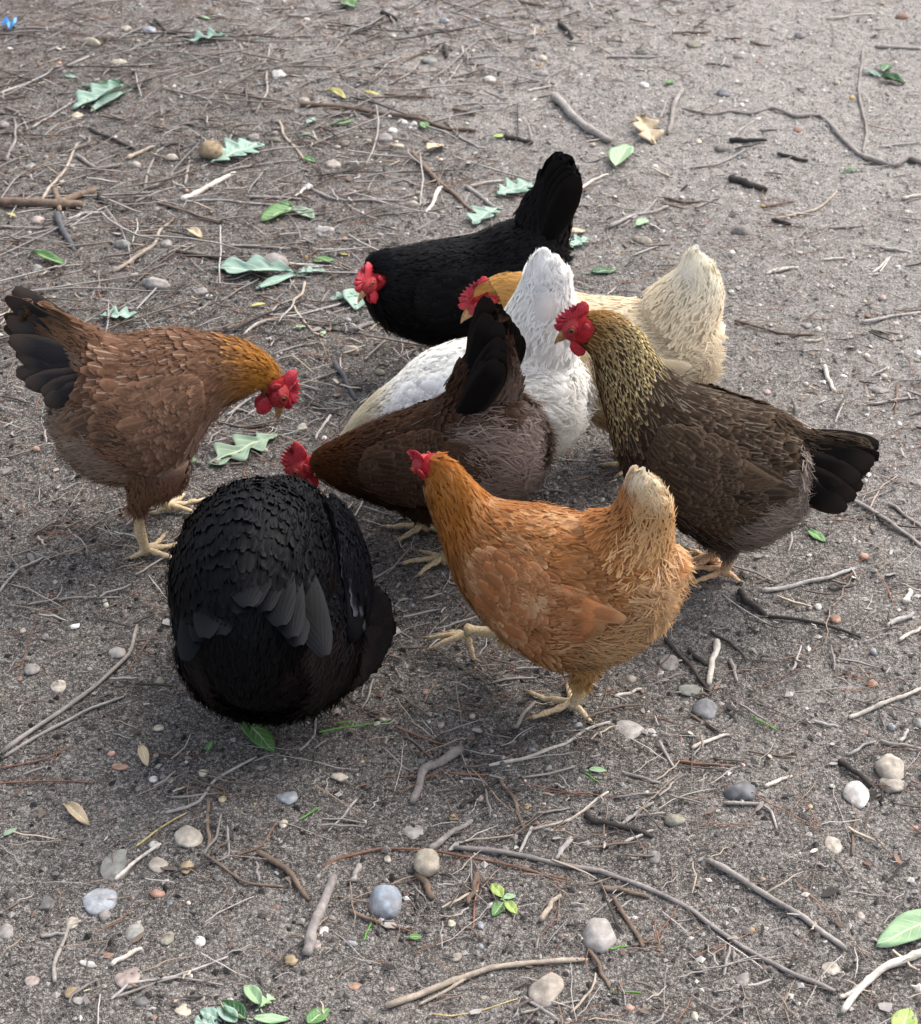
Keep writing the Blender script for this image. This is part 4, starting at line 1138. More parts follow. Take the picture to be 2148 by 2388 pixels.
def leaf(z, base, tip, ratio, col, kind='oval', fold=.25, curl=.2, stalk=.18, name=None):
    b, t_ = on_ground(*z(*base)), on_ground(*z(*tip))
    L = float(np.linalg.norm(t_ - b)); W = L * ratio
    # a leaf that points away from the camera looks shorter than it is wide: keep it a leaf
    sc = 1.0
    d = unit(t_ - b); s = np.array([-d[1], d[0], 0])
    rows, cols = (46, 9) if kind == 'oak' else (18, 9)
    v = np.linspace(0, 1, rows); u = np.linspace(-1, 1, cols)
    env = np.sin(np.pi * np.clip(v, 0, 1) ** (.85 if kind == 'oval' else 1.15)) ** .75
    V = np.zeros((rows, cols, 3)); UV = np.zeros((rows, cols, 3))
    ph0 = rng.uniform(0, 1); nl = rng.uniform(2.9, 4.3); asy = rng.uniform(0, .4); dep = rng.uniform(.24, .42)
    for j, uu in enumerate(u):
        sd = 1 if uu >= 0 else -1
        if kind == 'oak':
            q = (v * nl + ph0 * .4 + (asy if sd > 0 else 0)) % 1.0
            lob = dep + (1 - dep) * (.5 + .5 * np.cos(2 * np.pi * (q - .55))) ** .75
            hw = W / 2 * (env ** .7) * lob * 1.25
            sweep = .09 * L * lob * abs(uu)
        else:
            hw = W / 2 * env; sweep = .03 * L * abs(uu)
        x = L * v + sweep
        y = hw * uu
        zz = fold * np.abs(y) + curl * .12 * L * np.sin(v * 2.6 + ph0 * 3) * (.4 + uu * uu) + .03 * W * np.sin(v * 13 + uu * 5 + ph0 * 9)
        V[:, j, 0] = x; V[:, j, 1] = y; V[:, j, 2] = zz
        UV[:, j, 0] = abs(uu); UV[:, j, 1] = v
    up = np.array([0, 0, 1.0])
    Pw = b + V[..., 0:1] * d + V[..., 1:2] * s + V[..., 2:3] * up
    Pw = Pw.reshape(-1, 3)
    gz = ground_smooth(Pw[:, 0], Pw[:, 1])
    rel = V[..., 2].reshape(-1); rel = rel - rel.min()
    Pw[:, 2] = gz + .003 + rel
    nn = len(Pw); F = grid_faces(rows, cols)
    lo = Pw - up * .0005
    e = np.array(list(range(cols)) + [r * cols + cols - 1 for r in range(1, rows)] + [(rows - 1) * cols + j for j in range(cols - 2, -1, -1)] + [r * cols for r in range(rows - 2, 0, -1)])
    e2 = np.roll(e, -1)
    FF = np.vstack([F[:, ::-1], F + nn, np.stack([e, e2, e2 + nn, e + nn], -1)])
    c = A3(LCOL[col]) * rng.uniform(.9, 1.1)
    org = b.copy(); org[2] = float(ground_smooth(b[0], b[1]))
    A = np.tile(c, (2 * nn, 1)); B = np.vstack([UV.reshape(-1, 3)] * 2)
    nm = 'oak_leaf' if kind == 'oak' else 'leaf'
    o = link(nm, mk_mesh(nm, np.vstack([Pw, lo]) - org, FF, {'C1': A, 'C2': B}, mat=M['leaf'])); o.location = org
    if stalk:
        q = np.linspace(0, 1, 7)
        st = Pw.reshape(rows, cols, 3)[0, cols // 2] + np.outer(q, -d * L * stalk) + np.outer(np.sin(q * 2.2) * .12 * L * stalk, s)
        st[:, 2] = ground_smooth(st[:, 0], st[:, 1]) + .003
        Vs, Fs = tube(st, np.linspace(.0011, .0009, 7), 6)
        link('stalk', mk_mesh('stalk', Vs - org, Fs, {'C1': np.tile(c * .7 + .12, (len(Vs), 1)), 'C2': np.tile([1., .5, 0], (len(Vs), 1))}, mat=M['leaf']), o)
    px, py = (np.array(z(*base)) + np.array(z(*tip))) / 2
    size = 'tiny' if L < .03 else 'small' if L < .06 else 'large' if L > .11 else ''
    note(o, ' '.join(x for x in (size, 'lobed' if kind == 'oak' else '', LWORD[col], 'leaf lying') if x), px, py, 'leaf', 'fallen leaves')
    return o

def blade(z, pts, r=4):
    P, R, ln = stick_geo(z, pts, r, r * .4, False)
    V, F = tube(P, R, 6); org = P[len(P) // 2].copy(); org[2] = float(hgt(org[0], org[1]))
    o = link('grass_blade', mk_mesh('grass_blade', V - org, F, {'C1': np.tile(A3(CLR['green']) * 1.2, (len(V), 1))}, mat=M['litter'])); o.location = org
    px, py = proj(org); note(o, 'single thin green grass blade lying', px, py, 'grass', 'loose grass blades')

# ---- sticks and twigs
S = stick
S(Z1, [(0, 1210), (140, 1218), (330, 1228), (490, 1222)], 30, 'brown', 22, fork=[([(330, 1235), (450, 1180), (560, 1130)], 27), ([(325, 1130), (342, 1190), (350, 1250)], 20)], name='branch', desc='thick forked brown branch lying')
S(Z1, [(335, 1270), (370, 1380), (450, 1480)], 24, 'charcoal', 14, name='stick', shape='curved')
for pts, r, c in [([(0, 565), (300, 440), (560, 330)], 9, 'silvery'), ([(190, 770), (330, 670), (510, 580)], 8, 'silvery'), ([(240, 1190), (390, 1000), (460, 850)], 10, 'tan'), ([(430, 900), (500, 860), (610, 842)], 7, 'grey'),
                  ([(660, 1610), (900, 1470), (950, 1360), (1025, 1295)], 12, 'tan'), ([(1070, 1190), (1200, 1130), (1390, 1030)], 18, 'pale'), ([(850, 1120), (880, 1000), (930, 900), (1010, 855)], 8, 'grey'),
                  ([(880, 1120), (1010, 1050), (1140, 980)], 10, 'grey'), ([(1040, 1495), (1250, 1530), (1480, 1560)], 14, 'dark'), ([(530, 770), (620, 820), (800, 890)], 12, 'dark'), ([(750, 945), (830, 905), (910, 870)], 12, 'tan'),
                  ([(880, 260), (1000, 190), (1200, 145)], 7, 'grey'), ([(910, 125), (1000, 200), (1130, 235)], 8, 'dark'), ([(1590, 260), (1580, 350), (1510, 420)], 7, 'grey'), ([(1580, 430), (1575, 560), (1510, 680)], 8, 'grey'),
                  ([(1650, 720), (1680, 820), (1800, 960)], 10, 'tan'), ([(1300, 1030), (1500, 985), (1750, 955)], 7, 'grey'), ([(1090, 1200), (1350, 1190), (1620, 1215)], 7, 'silvery'), ([(930, 1205), (1150, 1270), (1350, 1320)], 8, 'brown'),
                  ([(1450, 1170), (1780, 1175)], 9, 'grey'), ([(400, 1300), (500, 1270), (600, 1255)], 12, 'silvery'), ([(0, 1345), (300, 1340), (590, 1305)], 7, 'grey'), ([(40, 960), (100, 830), (85, 700)], 10, 'purplish'),
                  ([(450, 930), (570, 1010), (720, 985)], 13, 'grey'), ([(590, 1150), (600, 1190), (630, 1220)], 16, 'dark'), ([(1800, 1120), (1740, 1165)], 9, 'pale'), ([(1090, 1090), (1120, 930)], 9, 'grey'), ([(800, 1195), (1060, 1100)], 8, 'grey'), ([(30, 640), (120, 680), (160, 770)], 8, 'purplish')]:
    S(Z1, pts, r, c)
S(Z2, [(0, 635), (250, 650), (500, 675), (700, 715), (880, 770), (1040, 785)], 15, 'brown', 9, name='stick')
S(Z2, [(1490, 590), (1580, 680), (1700, 780), (1830, 850)], 25, 'grey', 21, name='stick')
S(Z2, [(650, 905), (800, 1060), (930, 1170), (1030, 1260)], 16, 'brown', 7, name='stick')
for pts, r, c in [([(830, 1110), (790, 1200), (735, 1275)], 14, 'pale'), ([(980, 1110), (1070, 1180), (1150, 1240)], 14, 'grey'), ([(1000, 1110), (1110, 1085), (1200, 1075)], 10, 'pale'), ([(60, 1130), (270, 1200), (610, 1200)], 10, 'grey'),
                  ([(480, 75), (570, 130)], 15, 'dark'), ([(1530, 150), (1590, 210), (1600, 245)], 14, 'dark'), ([(440, 455), (500, 395), (600, 340)], 6, 'silvery'), ([(520, 500), (660, 430), (700, 375)], 7, 'grey'), ([(870, 490), (940, 390), (970, 350)], 6, 'grey'),
                  ([(950, 290), (980, 350), (1100, 335), (1290, 345)], 7, 'silvery'), ([(600, 370), (720, 320), (820, 270)], 7, 'brown'), ([(1200, 815), (1280, 825), (1370, 850)], 16, 'dark'), ([(860, 710), (930, 800), (1060, 880)], 7, 'grey'),
                  ([(0, 690), (240, 685), (400, 690)], 8, 'purplish'), ([(1080, 240), (1180, 225), (1300, 195)], 7, 'grey'), ([(1640, 1135), (1740, 1065), (1820, 1035)], 9, 'pale'), ([(850, 275), (865, 345)], 14, 'dark'), ([(1290, 15), (1440, 45)], 10, 'brown'),
                  ([(900, 655), (1030, 690)], 12, 'brown'), ([(500, 570), (800, 580)], 9, 'brown'), ([(390, 1130), (440, 1060), (530, 1035)], 6, 'grey'), ([(1340, 545), (1510, 515)], 7, 'pale'), ([(0, 105), (270, 68)], 7, 'silvery')]:
    S(Z2, pts, r, c)
S(Z3, [(430, 635), (590, 680), (710, 650), (830, 670), (960, 640), (1090, 685), (1230, 690), (1340, 790), (1460, 905), (1590, 960), (1660, 975), (1740, 940), (1830, 968)], 6, 'grey', 17,
  fork=[([(1480, 900), (1500, 720), (1455, 520), (1480, 290)], 10)], name='branch', desc='long crooked forked branch lying')
S(Z3, [(700, 1060), (790, 1080), (920, 1130)], 26, 'dark', 14, name='stick')
for pts, r, c in [([(425, 530), (380, 640), (340, 790)], 16, 'grey'), ([(0, 1335), (150, 1270), (360, 1215)], 12, 'silvery'), ([(80, 1330), (230, 1220), (330, 1090)], 7, 'silvery'), ([(960, 1290), (1200, 1230), (1290, 1160), (1320, 1120)], 9, 'tan'),
                  ([(950, 1290), (1060, 1325)], 12, 'dark'), ([(480, 985), (640, 960), (810, 870)], 7, 'silvery'), ([(1550, 275), (1820, 285)], 11, 'silvery'), ([(700, 830), (920, 830)], 14, 'dark'), ([(880, 770), (1010, 755)], 10, 'silvery'), ([(1270, 110), (1550, 90)], 7, 'pale'),
                  ([(720, 820), (780, 750), (850, 710)], 7, 'silvery'), ([(340, 1160), (430, 1185), (540, 1190)], 9, 'brown'), ([(0, 335), (200, 340), (360, 330)], 7, 'silvery'), ([(1540, 1600), (1640, 1500)], 7, 'pale'), ([(930, 1590), (1100, 1570)], 10, 'pale'), ([(1600, 1460), (1760, 1480)], 10, 'silvery'),
                  ([(980, 910), (1160, 945)], 12, 'dark'), ([(1710, 1170), (1820, 1140)], 12, 'pale'), ([(820, 255), (940, 285)], 8, 'brown'), ([(1570, 870), (1820, 840)], 7, 'silvery'), ([(370, 200), (590, 195)], 8, 'brown'), ([(570, 375), (720, 395)], 8, 'grey'), ([(1230, 510), (920, 1225)][:0] or [(910, 1225), (1080, 1180)], 7, 'reddish'),
                  ([(500, 1220), (640, 1155)], 7, 'grey'), ([(1280, 1340), (1500, 1320)], 8, 'grey'), ([(300, 690), (340, 590)], 6, 'silvery')]:
    S(Z3, pts, r, c)
for pts, r, c in [([(0, 850), (230, 700), (430, 560), (560, 430), (595, 290)], 11, 'grey'), ([(20, 870), (250, 740), (400, 660), (540, 610)], 8, 'grey'), ([(500, 1400), (600, 1320), (700, 1250)], 9, 'pale'), ([(590, 1255), (700, 1180), (810, 1110)], 5, 'yellowish'),
                  ([(905, 1050), (905, 1270)], 9, 'brown'), ([(720, 1115), (860, 1060), (940, 970), (1110, 870)], 8, 'silvery'), ([(740, 1050), (960, 1030)], 6, 'grey'), ([(480, 1770), (620, 1705)], 12, 'pale'), ([(480, 1920), (560, 1860), (760, 1830), (990, 1740)], 7, 'silvery'),
                  ([(500, 1910), (770, 1835), (970, 1865)], 6, 'grey'), ([(240, 1850), (250, 1740), (290, 1620), (350, 1580)], 10, 'grey'), ([(180, 1650), (290, 1625)], 9, 'silvery'), ([(900, 1300), (1060, 1420), (1230, 1435)], 7, 'brown'), ([(1120, 1290), (1240, 1360), (1339, 1490)], 14, 'brown'),
                  ([(990, 1180), (990, 1290), (930, 1330)], 6, 'grey'), ([(880, 1290), (940, 1220), (960, 1100)], 7, 'grey'), ([(0, 160), (80, 70), (190, 0)], 7, 'silvery'), ([(120, 210), (250, 185), (270, 130)], 5, 'grey'), ([(250, 190), (530, 180)], 5, 'grey'),
                  ([(1010, 1300), (1130, 1260), (1200, 1160)], 4, 'reddish'), ([(0, 920), (200, 880), (320, 820)], 4, 'reddish'), ([(0, 975), (400, 980)], 4, 'reddish'), ([(880, 1610), (960, 1530), (1010, 1470)], 4, 'purplish')]:
    S(Z4, pts, r, c)
S(Z5, [(960, 290), (850, 360), (740, 410), (700, 500), (660, 600)], 27, 'purplish', 22, name='stick', shape='bent')
S(Z5, [(200, 1040), (120, 1220), (60, 1380), (30, 1500)], 27, 'purplish', 32, name='stick', shape='straight')
S(Z5, [(500, 1800), (700, 1740), (900, 1640), (1120, 1560), (1350, 1540), (1690, 1520)], 22, 'tan', 14, fork=[([(1000, 1625), (880, 1690), (700, 1790)], 12)], name='branch', desc='weathered split tan branch')
S(Z5, [(910, 860), (1200, 900), (1500, 950), (1770, 1005), (2040, 1095), (2290, 1215), (2390, 1300), (2590, 1430), (2880, 1600), (3150, 1710)], 15, 'purplish', 13, name='stick', desc='very long thin curving grey stick')
S(Z5, [(1115, 375), (1350, 320), (1560, 240), (1680, 160), (1820, 115)], 12, 'pale'); S(Z5, [(1370, 760), (1580, 690), (1720, 600), (1820, 530)], 10, 'pale')
for pts, r, c in [([(1170, 440), (1260, 560), (1320, 760)], 12, 'brown'), ([(760, 870), (880, 790), (1020, 700)], 20, 'grey'), ([(130, 970), (240, 910), (480, 860), (740, 870), (1000, 910), (1250, 970), (1450, 1015), (1590, 1050)], 9, 'reddish'),
                  ([(290, 1235), (450, 1300), (530, 1340)], 13, 'brown'), ([(530, 1320), (680, 1365)], 8, 'reddish'), ([(780, 1840), (900, 1855), (1050, 1820), (1280, 1750)], 6, 'yellowish'), ([(1300, 1835), (1500, 1780), (1650, 1760)], 9, 'grey'), ([(1310, 1750), (1540, 1890)], 12, 'grey'),
                  ([(1710, 1460), (1820, 1690)], 14, 'brown'), ([(1600, 1840), (1700, 1720), (1745, 1600)], 9, 'tan'), ([(1600, 800), (1500, 915)], 18, 'silvery'), ([(1360, 740), (1290, 890)], 12, 'silvery'), ([(920, 835), (1050, 800), (1260, 785)], 8, 'tan'), ([(1270, 150), (1310, 80), (1390, 0)], 14, 'grey'),
                  ([(940, 620), (1010, 590), (1160, 460)], 14, 'dark'), ([(680, 1030), (730, 1070), (780, 1160)], 26, 'brown'), ([(1040, 1010), (980, 1200)], 20, 'brown'), ([(1060, 1020), (1030, 1200), (1020, 1330), (940, 1330)], 7, 'reddish'), ([(1430, 1300), (1480, 1200), (1530, 1140)], 18, 'tan'),
                  ([(340, 960), (310, 1060)], 20, 'grey'), ([(340, 580), (240, 690), (170, 765)], 8, 'silvery'), ([(560, 140), (740, 220), (860, 255)], 7, 'reddish'), ([(880, 410), (1110, 430)], 8, 'reddish'), ([(1680, 670), (1820, 730), (2080, 800)], 20, 'dark'), ([(0, 290), (80, 200), (95, 60)], 8, 'grey')]:
    S(Z5, pts, r, c)
S(Z6, [(1400, 1725), (1250, 1790), (1130, 1880), (1040, 1980)], 19, 'pale', 15, fork=[([(1140, 1868), (1090, 1890), (1030, 1912)], 14)], name='branch', desc='pale peeled forked branch')
S(Z6, [(460, 1325), (600, 1400), (750, 1490), (880, 1570), (950, 1620), (1070, 1700)], 13, 'grey', 12, name='stick')
for pts, r, c in [([(700, 155), (870, 120), (1000, 95), (1105, 55)], 10, 'silvery'), ([(600, 150), (650, 205), (720, 255)], 17, 'dark'), ([(720, 255), (960, 300), (1130, 355)], 8, 'dark'), ([(510, 370), (490, 470), (465, 560)], 16, 'pale'), ([(280, 360), (370, 470), (470, 590)], 10, 'dark'), ([(380, 420), (460, 470)], 14, 'dark'),
                  ([(480, 330), (560, 380), (630, 450)], 7, 'dark'), ([(565, 450), (595, 540)], 10, 'grey'), ([(395, 830), (480, 795), (570, 770)], 9, 'pale'), ([(60, 600), (180, 580)], 8, 'pale'), ([(1080, 705), (1180, 665), (1310, 620), (1391, 570)], 11, 'pale'), ([(390, 680), (510, 770)], 7, 'brown'), ([(830, 500), (870, 390)], 6, 'silvery'),
                  ([(1035, 890), (1110, 945), (1180, 1000)], 14, 'dark'), ([(710, 1000), (830, 950)], 10, 'pale'), ([(530, 1075), (690, 1080), (740, 1110), (765, 1180)], 8, 'grey'), ([(60, 1050), (250, 1025)], 6, 'grey'), ([(90, 1165), (230, 1070)], 8, 'silvery'), ([(100, 1140), (280, 1125)], 6, 'silvery'), ([(100, 1240), (230, 1185)], 8, 'pale'),
                  ([(1095, 1300), (1095, 1180), (1115, 1110)], 6, 'brown'), ([(0, 1435), (210, 1480)], 12, 'brown'), ([(60, 1480), (120, 1590), (190, 1700)], 12, 'brown'), ([(1240, 310), (1360, 250)], 12, 'silvery'), ([(1290, 370), (1391, 310)], 9, 'pale'), ([(1300, 810), (1330, 750)], 9, 'silvery'), ([(1210, 810), (1391, 835)], 9, 'grey'),
                  ([(1325, 200), (1350, 150)], 14, 'pale'), ([(100, 935), (260, 980)], 8, 'grey'), ([(255, 810), (320, 920)], 8, 'grey'), ([(640, 850), (850, 870)], 5, 'brown'), ([(330, 880), (580, 910)], 6, 'reddish'), ([(920, 715), (1030, 735)], 8, 'silvery'), ([(1070, 860), (1190, 805)], 7, 'silvery')]:
    S(Z6, pts, r, c)
for pts, r, c in [([(210, 440), (480, 505), (770, 525)], 10, 'brown'), ([(420, 115), (520, 90), (640, 80)], 11, 'pale'), ([(1070, 460), (1260, 415), (1468, 385)], 12, 'silvery'), ([(810, 740), (850, 840), (880, 920)], 16, 'pale'), ([(1100, 1000), (1290, 970), (1450, 955)], 10, 'silvery'), ([(1310, 860), (1290, 1060)], 8, 'brown'),
                  ([(890, 1130), (940, 990)], 8, 'silvery'), ([(980, 1650), (1250, 1810), (1468, 1960)], 17, 'grey'), ([(1120, 1700), (1200, 1560), (1310, 1475)], 6, 'pinkish'), ([(1250, 1680), (1468, 1820)], 13, 'grey'), ([(1100, 130), (1180, 110), (1260, 0)], 6, 'pale'), ([(1130, 500), (1330, 520)], 12, 'tan'), ([(680, 565), (800, 570)], 12, 'beige'), ([(800, 20), (960, 10)], 9, 'pale')]:
    S(Z7, pts, r, c)
S(Z8, [(510, 670), (620, 600), (860, 540), (1130, 480), (1350, 400)], 12, 'silvery', 8); S(Z8, [(1150, 880), (1230, 1000), (1300, 1140)], 20, 'charcoal', 14, name='stick')
for pts, r, c in [([(940, 310), (920, 390), (860, 440), (880, 510), (940, 580), (1010, 660), (1080, 690)], 11, 'tan'), ([(980, 590), (1150, 640), (1400, 680)], 8, 'dark'), ([(1290, 650), (1420, 585)], 20, 'purplish'), ([(395, 1255), (580, 1110)], 11, 'silvery'), ([(540, 1250), (620, 1180)], 11, 'silvery'),
                  ([(930, 1150), (1200, 1245)], 9, 'dark'), ([(300, 1305), (520, 1330), (680, 1330)], 8, 'dark'), ([(500, 1360), (740, 1340)], 5, 'reddish'), ([(110, 555), (220, 475)], 8, 'silvery'), ([(700, 530), (750, 480), (850, 425)], 8, 'silvery'), ([(720, 825), (850, 770), (1050, 730)], 7, 'silvery'),
                  ([(830, 175), (1000, 185), (1250, 205)], 9, 'pale'), ([(400, 55), (800, 60)], 12, 'grey'), ([(1010, 75), (1350, 75)], 10, 'silvery'), ([(1040, 1330), (1000, 1420)][:0] or [(1130, 1250), (1010, 1420)], 11, 'silvery'), ([(400, 230), (640, 130)][:0] or [(170, 40), (60, 90)], 8, 'grey')]:
    S(Z8, pts, r, c)
for pts in [[(110, 180), (320, 140), (530, 110)], [(210, 130), (320, 100)], [(0, 690), (120, 620)], [(370, 1400), (420, 1300)], [(1655, 395), (1760, 470)]]: blade(Z5, pts, 6)
for pts in [[(40, 1700), (120, 1690)], [(50, 1890), (175, 1888)], [(650, 705), (770, 750)]]: blade(Z6, pts, 5)

# ---- pebbles and stones
T = stone
for x, y, rx, ry, c in [(875, 172, 48, 30, 'bluish'), (745, 160, 35, 32, 'beige'), (640, 225, 45, 20, 'tan'), (1020, 920, 45, 28, 'beige'), (1500, 800, 45, 38, 'purplish'), (1640, 430, 48, 38, 'white'), (180, 985, 40, 25, 'grey'), (225, 1290, 45, 30, 'pinkish'),
                        (980, 1425, 40, 30, 'silvery'), (720, 1440, 60, 28, 'greenish'), (455, 675, 40, 28, 'cream'), (700, 365, 50, 20, 'cream'), (215, 1575, 35, 22, 'greenish'), (675, 800, 20, 12, 'white'), (1620, 830, 50, 20, 'olive'), (810, 235, 22, 16, 'ochre'), (1060, 258, 22, 18, 'cream'),
                        (890, 1330, 28, 20, 'pinkish'), (20, 735, 40, 28, 'purplish'), (1790, 590, 40, 22, 'beige'), (540, 255, 60, 24, 'cream'), (790, 970, 45, 22, 'beige')]: T(Z1, x, y, rx, ry, c, rng.uniform(.1, .7))
T(Z1, 1600, 1540, 105, 62, 'grey', .3, .6, name='stone', desc='half buried grey stone behind oak leaves')
T(Z1, 1245, 908, 72, 58, 'ochre', .05, .85, name='nut_shell', desc='round brown broken nut shell', tint='brown', sink=.15)
for x, y, rx, ry, c in [(550, 210, 22, 25, 'white'), (545, 760, 32, 32, 'white'), (500, 810, 50, 35, 'silvery'), (570, 858, 45, 24, 'cream'), (265, 848, 38, 25, 'brown'), (195, 968, 48, 32, 'beige'), (1115, 462, 42, 28, 'white'), (1420, 430, 48, 24, 'silvery'), (760, 355, 50, 30, 'greenish'), (600, 720, 35, 18, 'white'),
                        (670, 735, 30, 12, 'white'), (140, 1350, 60, 28, 'white'), (335, 1110, 35, 20, 'brown'), (790, 1275, 45, 25, 'silvery'), (545, 75, 28, 22, 'silvery'), (815, 70, 22, 15, 'bluish'), (1720, 400, 32, 14, 'silvery'), (45, 1100, 35, 25, 'white'), (1030, 120, 28, 18, 'bluish'), (660, 1205, 50, 18, 'beige'), (1430, 345, 35, 20, 'cream'), (850, 122, 40, 14, 'bluish')]:
    T(Z2, x, y, rx, ry, c, rng.uniform(.1, .6))
for x, y, rx, ry, c in [(200, 305, 45, 24, 'greenish'), (490, 260, 55, 30, 'olive'), (775, 322, 50, 26, 'silvery'), (1115, 200, 38, 28, 'charcoal'), (665, 540, 48, 32, 'slate'), (670, 850, 58, 30, 'grey'), (205, 490, 28, 24, 'white'), (520, 825, 25, 20, 'cream'), (190, 1400, 62, 34, 'tan'), (780, 1340, 70, 35, 'purplish'), (780, 905, 30, 25, 'charcoal'),
                        (1330, 480, 22, 16, 'cream'), (1100, 750, 26, 24, 'rusty'), (700, 1550, 28, 16, 'pinkish'), (55, 1475, 16, 14, 'ochre'), (960, 165, 22, 16, 'silvery'), (1210, 1070, 14, 10, 'white'), (800, 588, 14, 12, 'white'), (425, 1150, 16, 20, 'white'), (1710, 100, 45, 14, 'rusty'), (870, 360, 18, 12, 'rusty')]:
    T(Z3, x, y, rx, ry, c, rng.uniform(.1, .6))
for x, y, rx, ry, c, fl in [(510, 400, 40, 32, 'silvery', .6), (140, 485, 35, 25, 'grey', .5), (820, 1195, 62, 55, 'beige', .62), (670, 1245, 25, 18, 'white', .6), (815, 1330, 35, 35, 'ochre', .4), (690, 1325, 45, 30, 'beige', .4), (510, 1300, 80, 85, 'greenish', .16), (435, 1475, 78, 52, 'bluish', .3), (315, 1575, 30, 25, 'cream', .5),
                            (452, 1548, 30, 25, 'grey', .6), (585, 1615, 42, 40, 'greenish', .5), (725, 1640, 35, 32, 'olive', .4), (868, 1655, 25, 22, 'white', .6), (555, 1800, 60, 40, 'pinkish', .3), (340, 1920, 30, 18, 'silvery', .5), (615, 1920, 32, 22, 'charcoal', .5), (1245, 1030, 50, 30, 'bluish', .5), (1265, 1740, 35, 25, 'ochre', .6),
                            (30, 1610, 35, 30, 'purplish', .5), (690, 530, 24, 22, 'olive', .6), (615, 520, 18, 20, 'brown', .5), (690, 740, 25, 14, 'cream', .5), (740, 960, 15, 15, 'olive', .6), (880, 935, 22, 18, 'cream', .5), (380, 1760, 45, 12, 'white', .3), (965, 1045, 20, 16, 'yellowish', .5), (200, 1490, 40, 42, 'charcoal', .4), (1230, 1150, 22, 22, 'cream', .5),
                            (740, 1490, 20, 14, 'bluish', .5), (255, 550, 38, 26, 'beige', .3), (665, 960, 20, 14, 'white', .5), (520, 900, 38, 18, 'rusty', .2), (470, 1720, 30, 14, 'rusty', .2), (140, 1825, 34, 20, 'pinkish', .2), (310, 1880, 32, 22, 'ochre', .2), (800, 1955, 45, 22, 'cream', .2), (240, 100, 14, 12, 'beige', .6), (100, 310, 16, 18, 'beige', .5)]:
    T(Z4, x, y, rx, ry, c, rng.uniform(.15, .65), fl)
T(Z5, 505, 1155, 108, 92, 'bluish', .1, .72, name='stone', desc='large smooth blue grey egg shaped stone', tint='bluish')
T(Z5, 745, 955, 80, 75, 'cream', .04, .92, name='oak_gall', desc='round pale tan oak gall', tint='tan', sink=.12)
T(Z5, 1760, 1340, 110, 95, 'silvery', .2, .7, name='stone', desc='large rounded pale grey stone')
T(Z5, 1450, 1670, 105, 92, 'tan', .5, .7, name='stone', desc='large lumpy tan brown stone')
for x, y, rx, ry, c, fl in [(230, 420, 65, 30, 'cream', .35), (905, 675, 28, 28, 'ochre', .7), (890, 1295, 32, 22, 'cream', .6), (1065, 1308, 25, 22, 'bluish', .6), (515, 920, 25, 20, 'beige', .6), (665, 735, 70, 45, 'silvery', .2), (1020, 65, 25, 22, 'cream', .6), (925, 1490, 35, 30, 'tan', .5), (540, 1680, 22, 14, 'pinkish', .5),
                            (1060, 560, 30, 22, 'pinkish', .5), (95, 1410, 30, 40, 'pinkish', .4), (135, 1330, 35, 28, 'white', .5), (210, 40, 35, 28, 'grey', .5), (830, 120, 25, 20, 'pinkish', .5), (320, 1660, 45, 22, 'rusty', .25), (1740, 1735, 16, 18, 'white', .5), (1080, 1735, 24, 12, 'beige', .4), (365, 335, 16, 14, 'ochre', .6), (760, 105, 14, 12, 'white', .6), (500, 95, 36, 20, 'cream', .3)]:
    T(Z5, x, y, rx, ry, c, rng.uniform(.15, .65), fl)
T(Z6, 455, 655, 62, 42, 'slate', .3, .6, desc='smooth dark slate blue pebble'); T(Z6, 615, 995, 88, 58, 'slate', .85, .65, name='stone', desc='large angular dark blue grey stone')
T(Z6, 1265, 900, 72, 58, 'beige', .3, .7, name='stone', desc='rounded beige stone'); T(Z6, 1115, 1020, 65, 58, 'white', .5, .6, name='stone', desc='angular cream white stone')
for x, y, rx, ry, c, fl in [(130, 730, 70, 48, 'silvery', .25), (228, 745, 26, 24, 'white', .4), (390, 570, 55, 28, 'greenish', .25), (300, 445, 45, 40, 'grey', .4), (1265, 975, 60, 36, 'beige', .5), (1010, 1230, 48, 36, 'beige', .25), (1380, 705, 25, 40, 'greenish', .7), (1175, 545, 25, 20, 'rusty', .6), (1020, 265, 25, 20, 'rusty', .6),
                            (945, 215, 18, 16, 'white', .6), (905, 215, 14, 12, 'pinkish', .6), (580, 1645, 22, 18, 'pinkish', .5), (620, 1830, 35, 28, 'grey', .5), (410, 1980, 22, 18, 'cream', .6), (235, 1290, 32, 28, 'charcoal', .5), (655, 1612, 18, 14, 'ochre', .6), (1000, 1780, 40, 24, 'beige', .2), (908, 1078, 14, 14, 'yellowish', .6), (1005, 992, 14, 10, 'white', .6), (1130, 1550, 20, 16, 'pinkish', .5)]:
    T(Z6, x, y, rx, ry, c, rng.uniform(.15, .65), fl)
T(Z6, 322, 1135, 46, 24, 'lime' if 'lime' in CLR else 'olive', .05, .5, name='seed_pod', desc='small plump green seed pod')
for x, y, rx, ry, c, fl in [(1210, 265, 30, 28, 'pinkish', .7), (1190, 890, 65, 28, 'silvery', .3), (865, 320, 22, 14, 'white', .6), (1420, 690, 40, 25, 'tan', .6), (1450, 640, 35, 22, 'white', .5), (1440, 1515, 60, 32, 'silvery', .4), (430, 905, 30, 22, 'pinkish', .5), (1320, 1120, 22, 20, 'white', .6), (170, 60, 28, 18, 'pinkish', .5), (690, 455, 45, 24, 'grey', .3), (1110, 385, 22, 25, 'rusty', .5), (455, 460, 12, 10, 'white', .6), (1125, 600, 16, 18, 'white', .5)]:
    T(Z7, x, y, rx, ry, c, rng.uniform(.15, .65), fl)
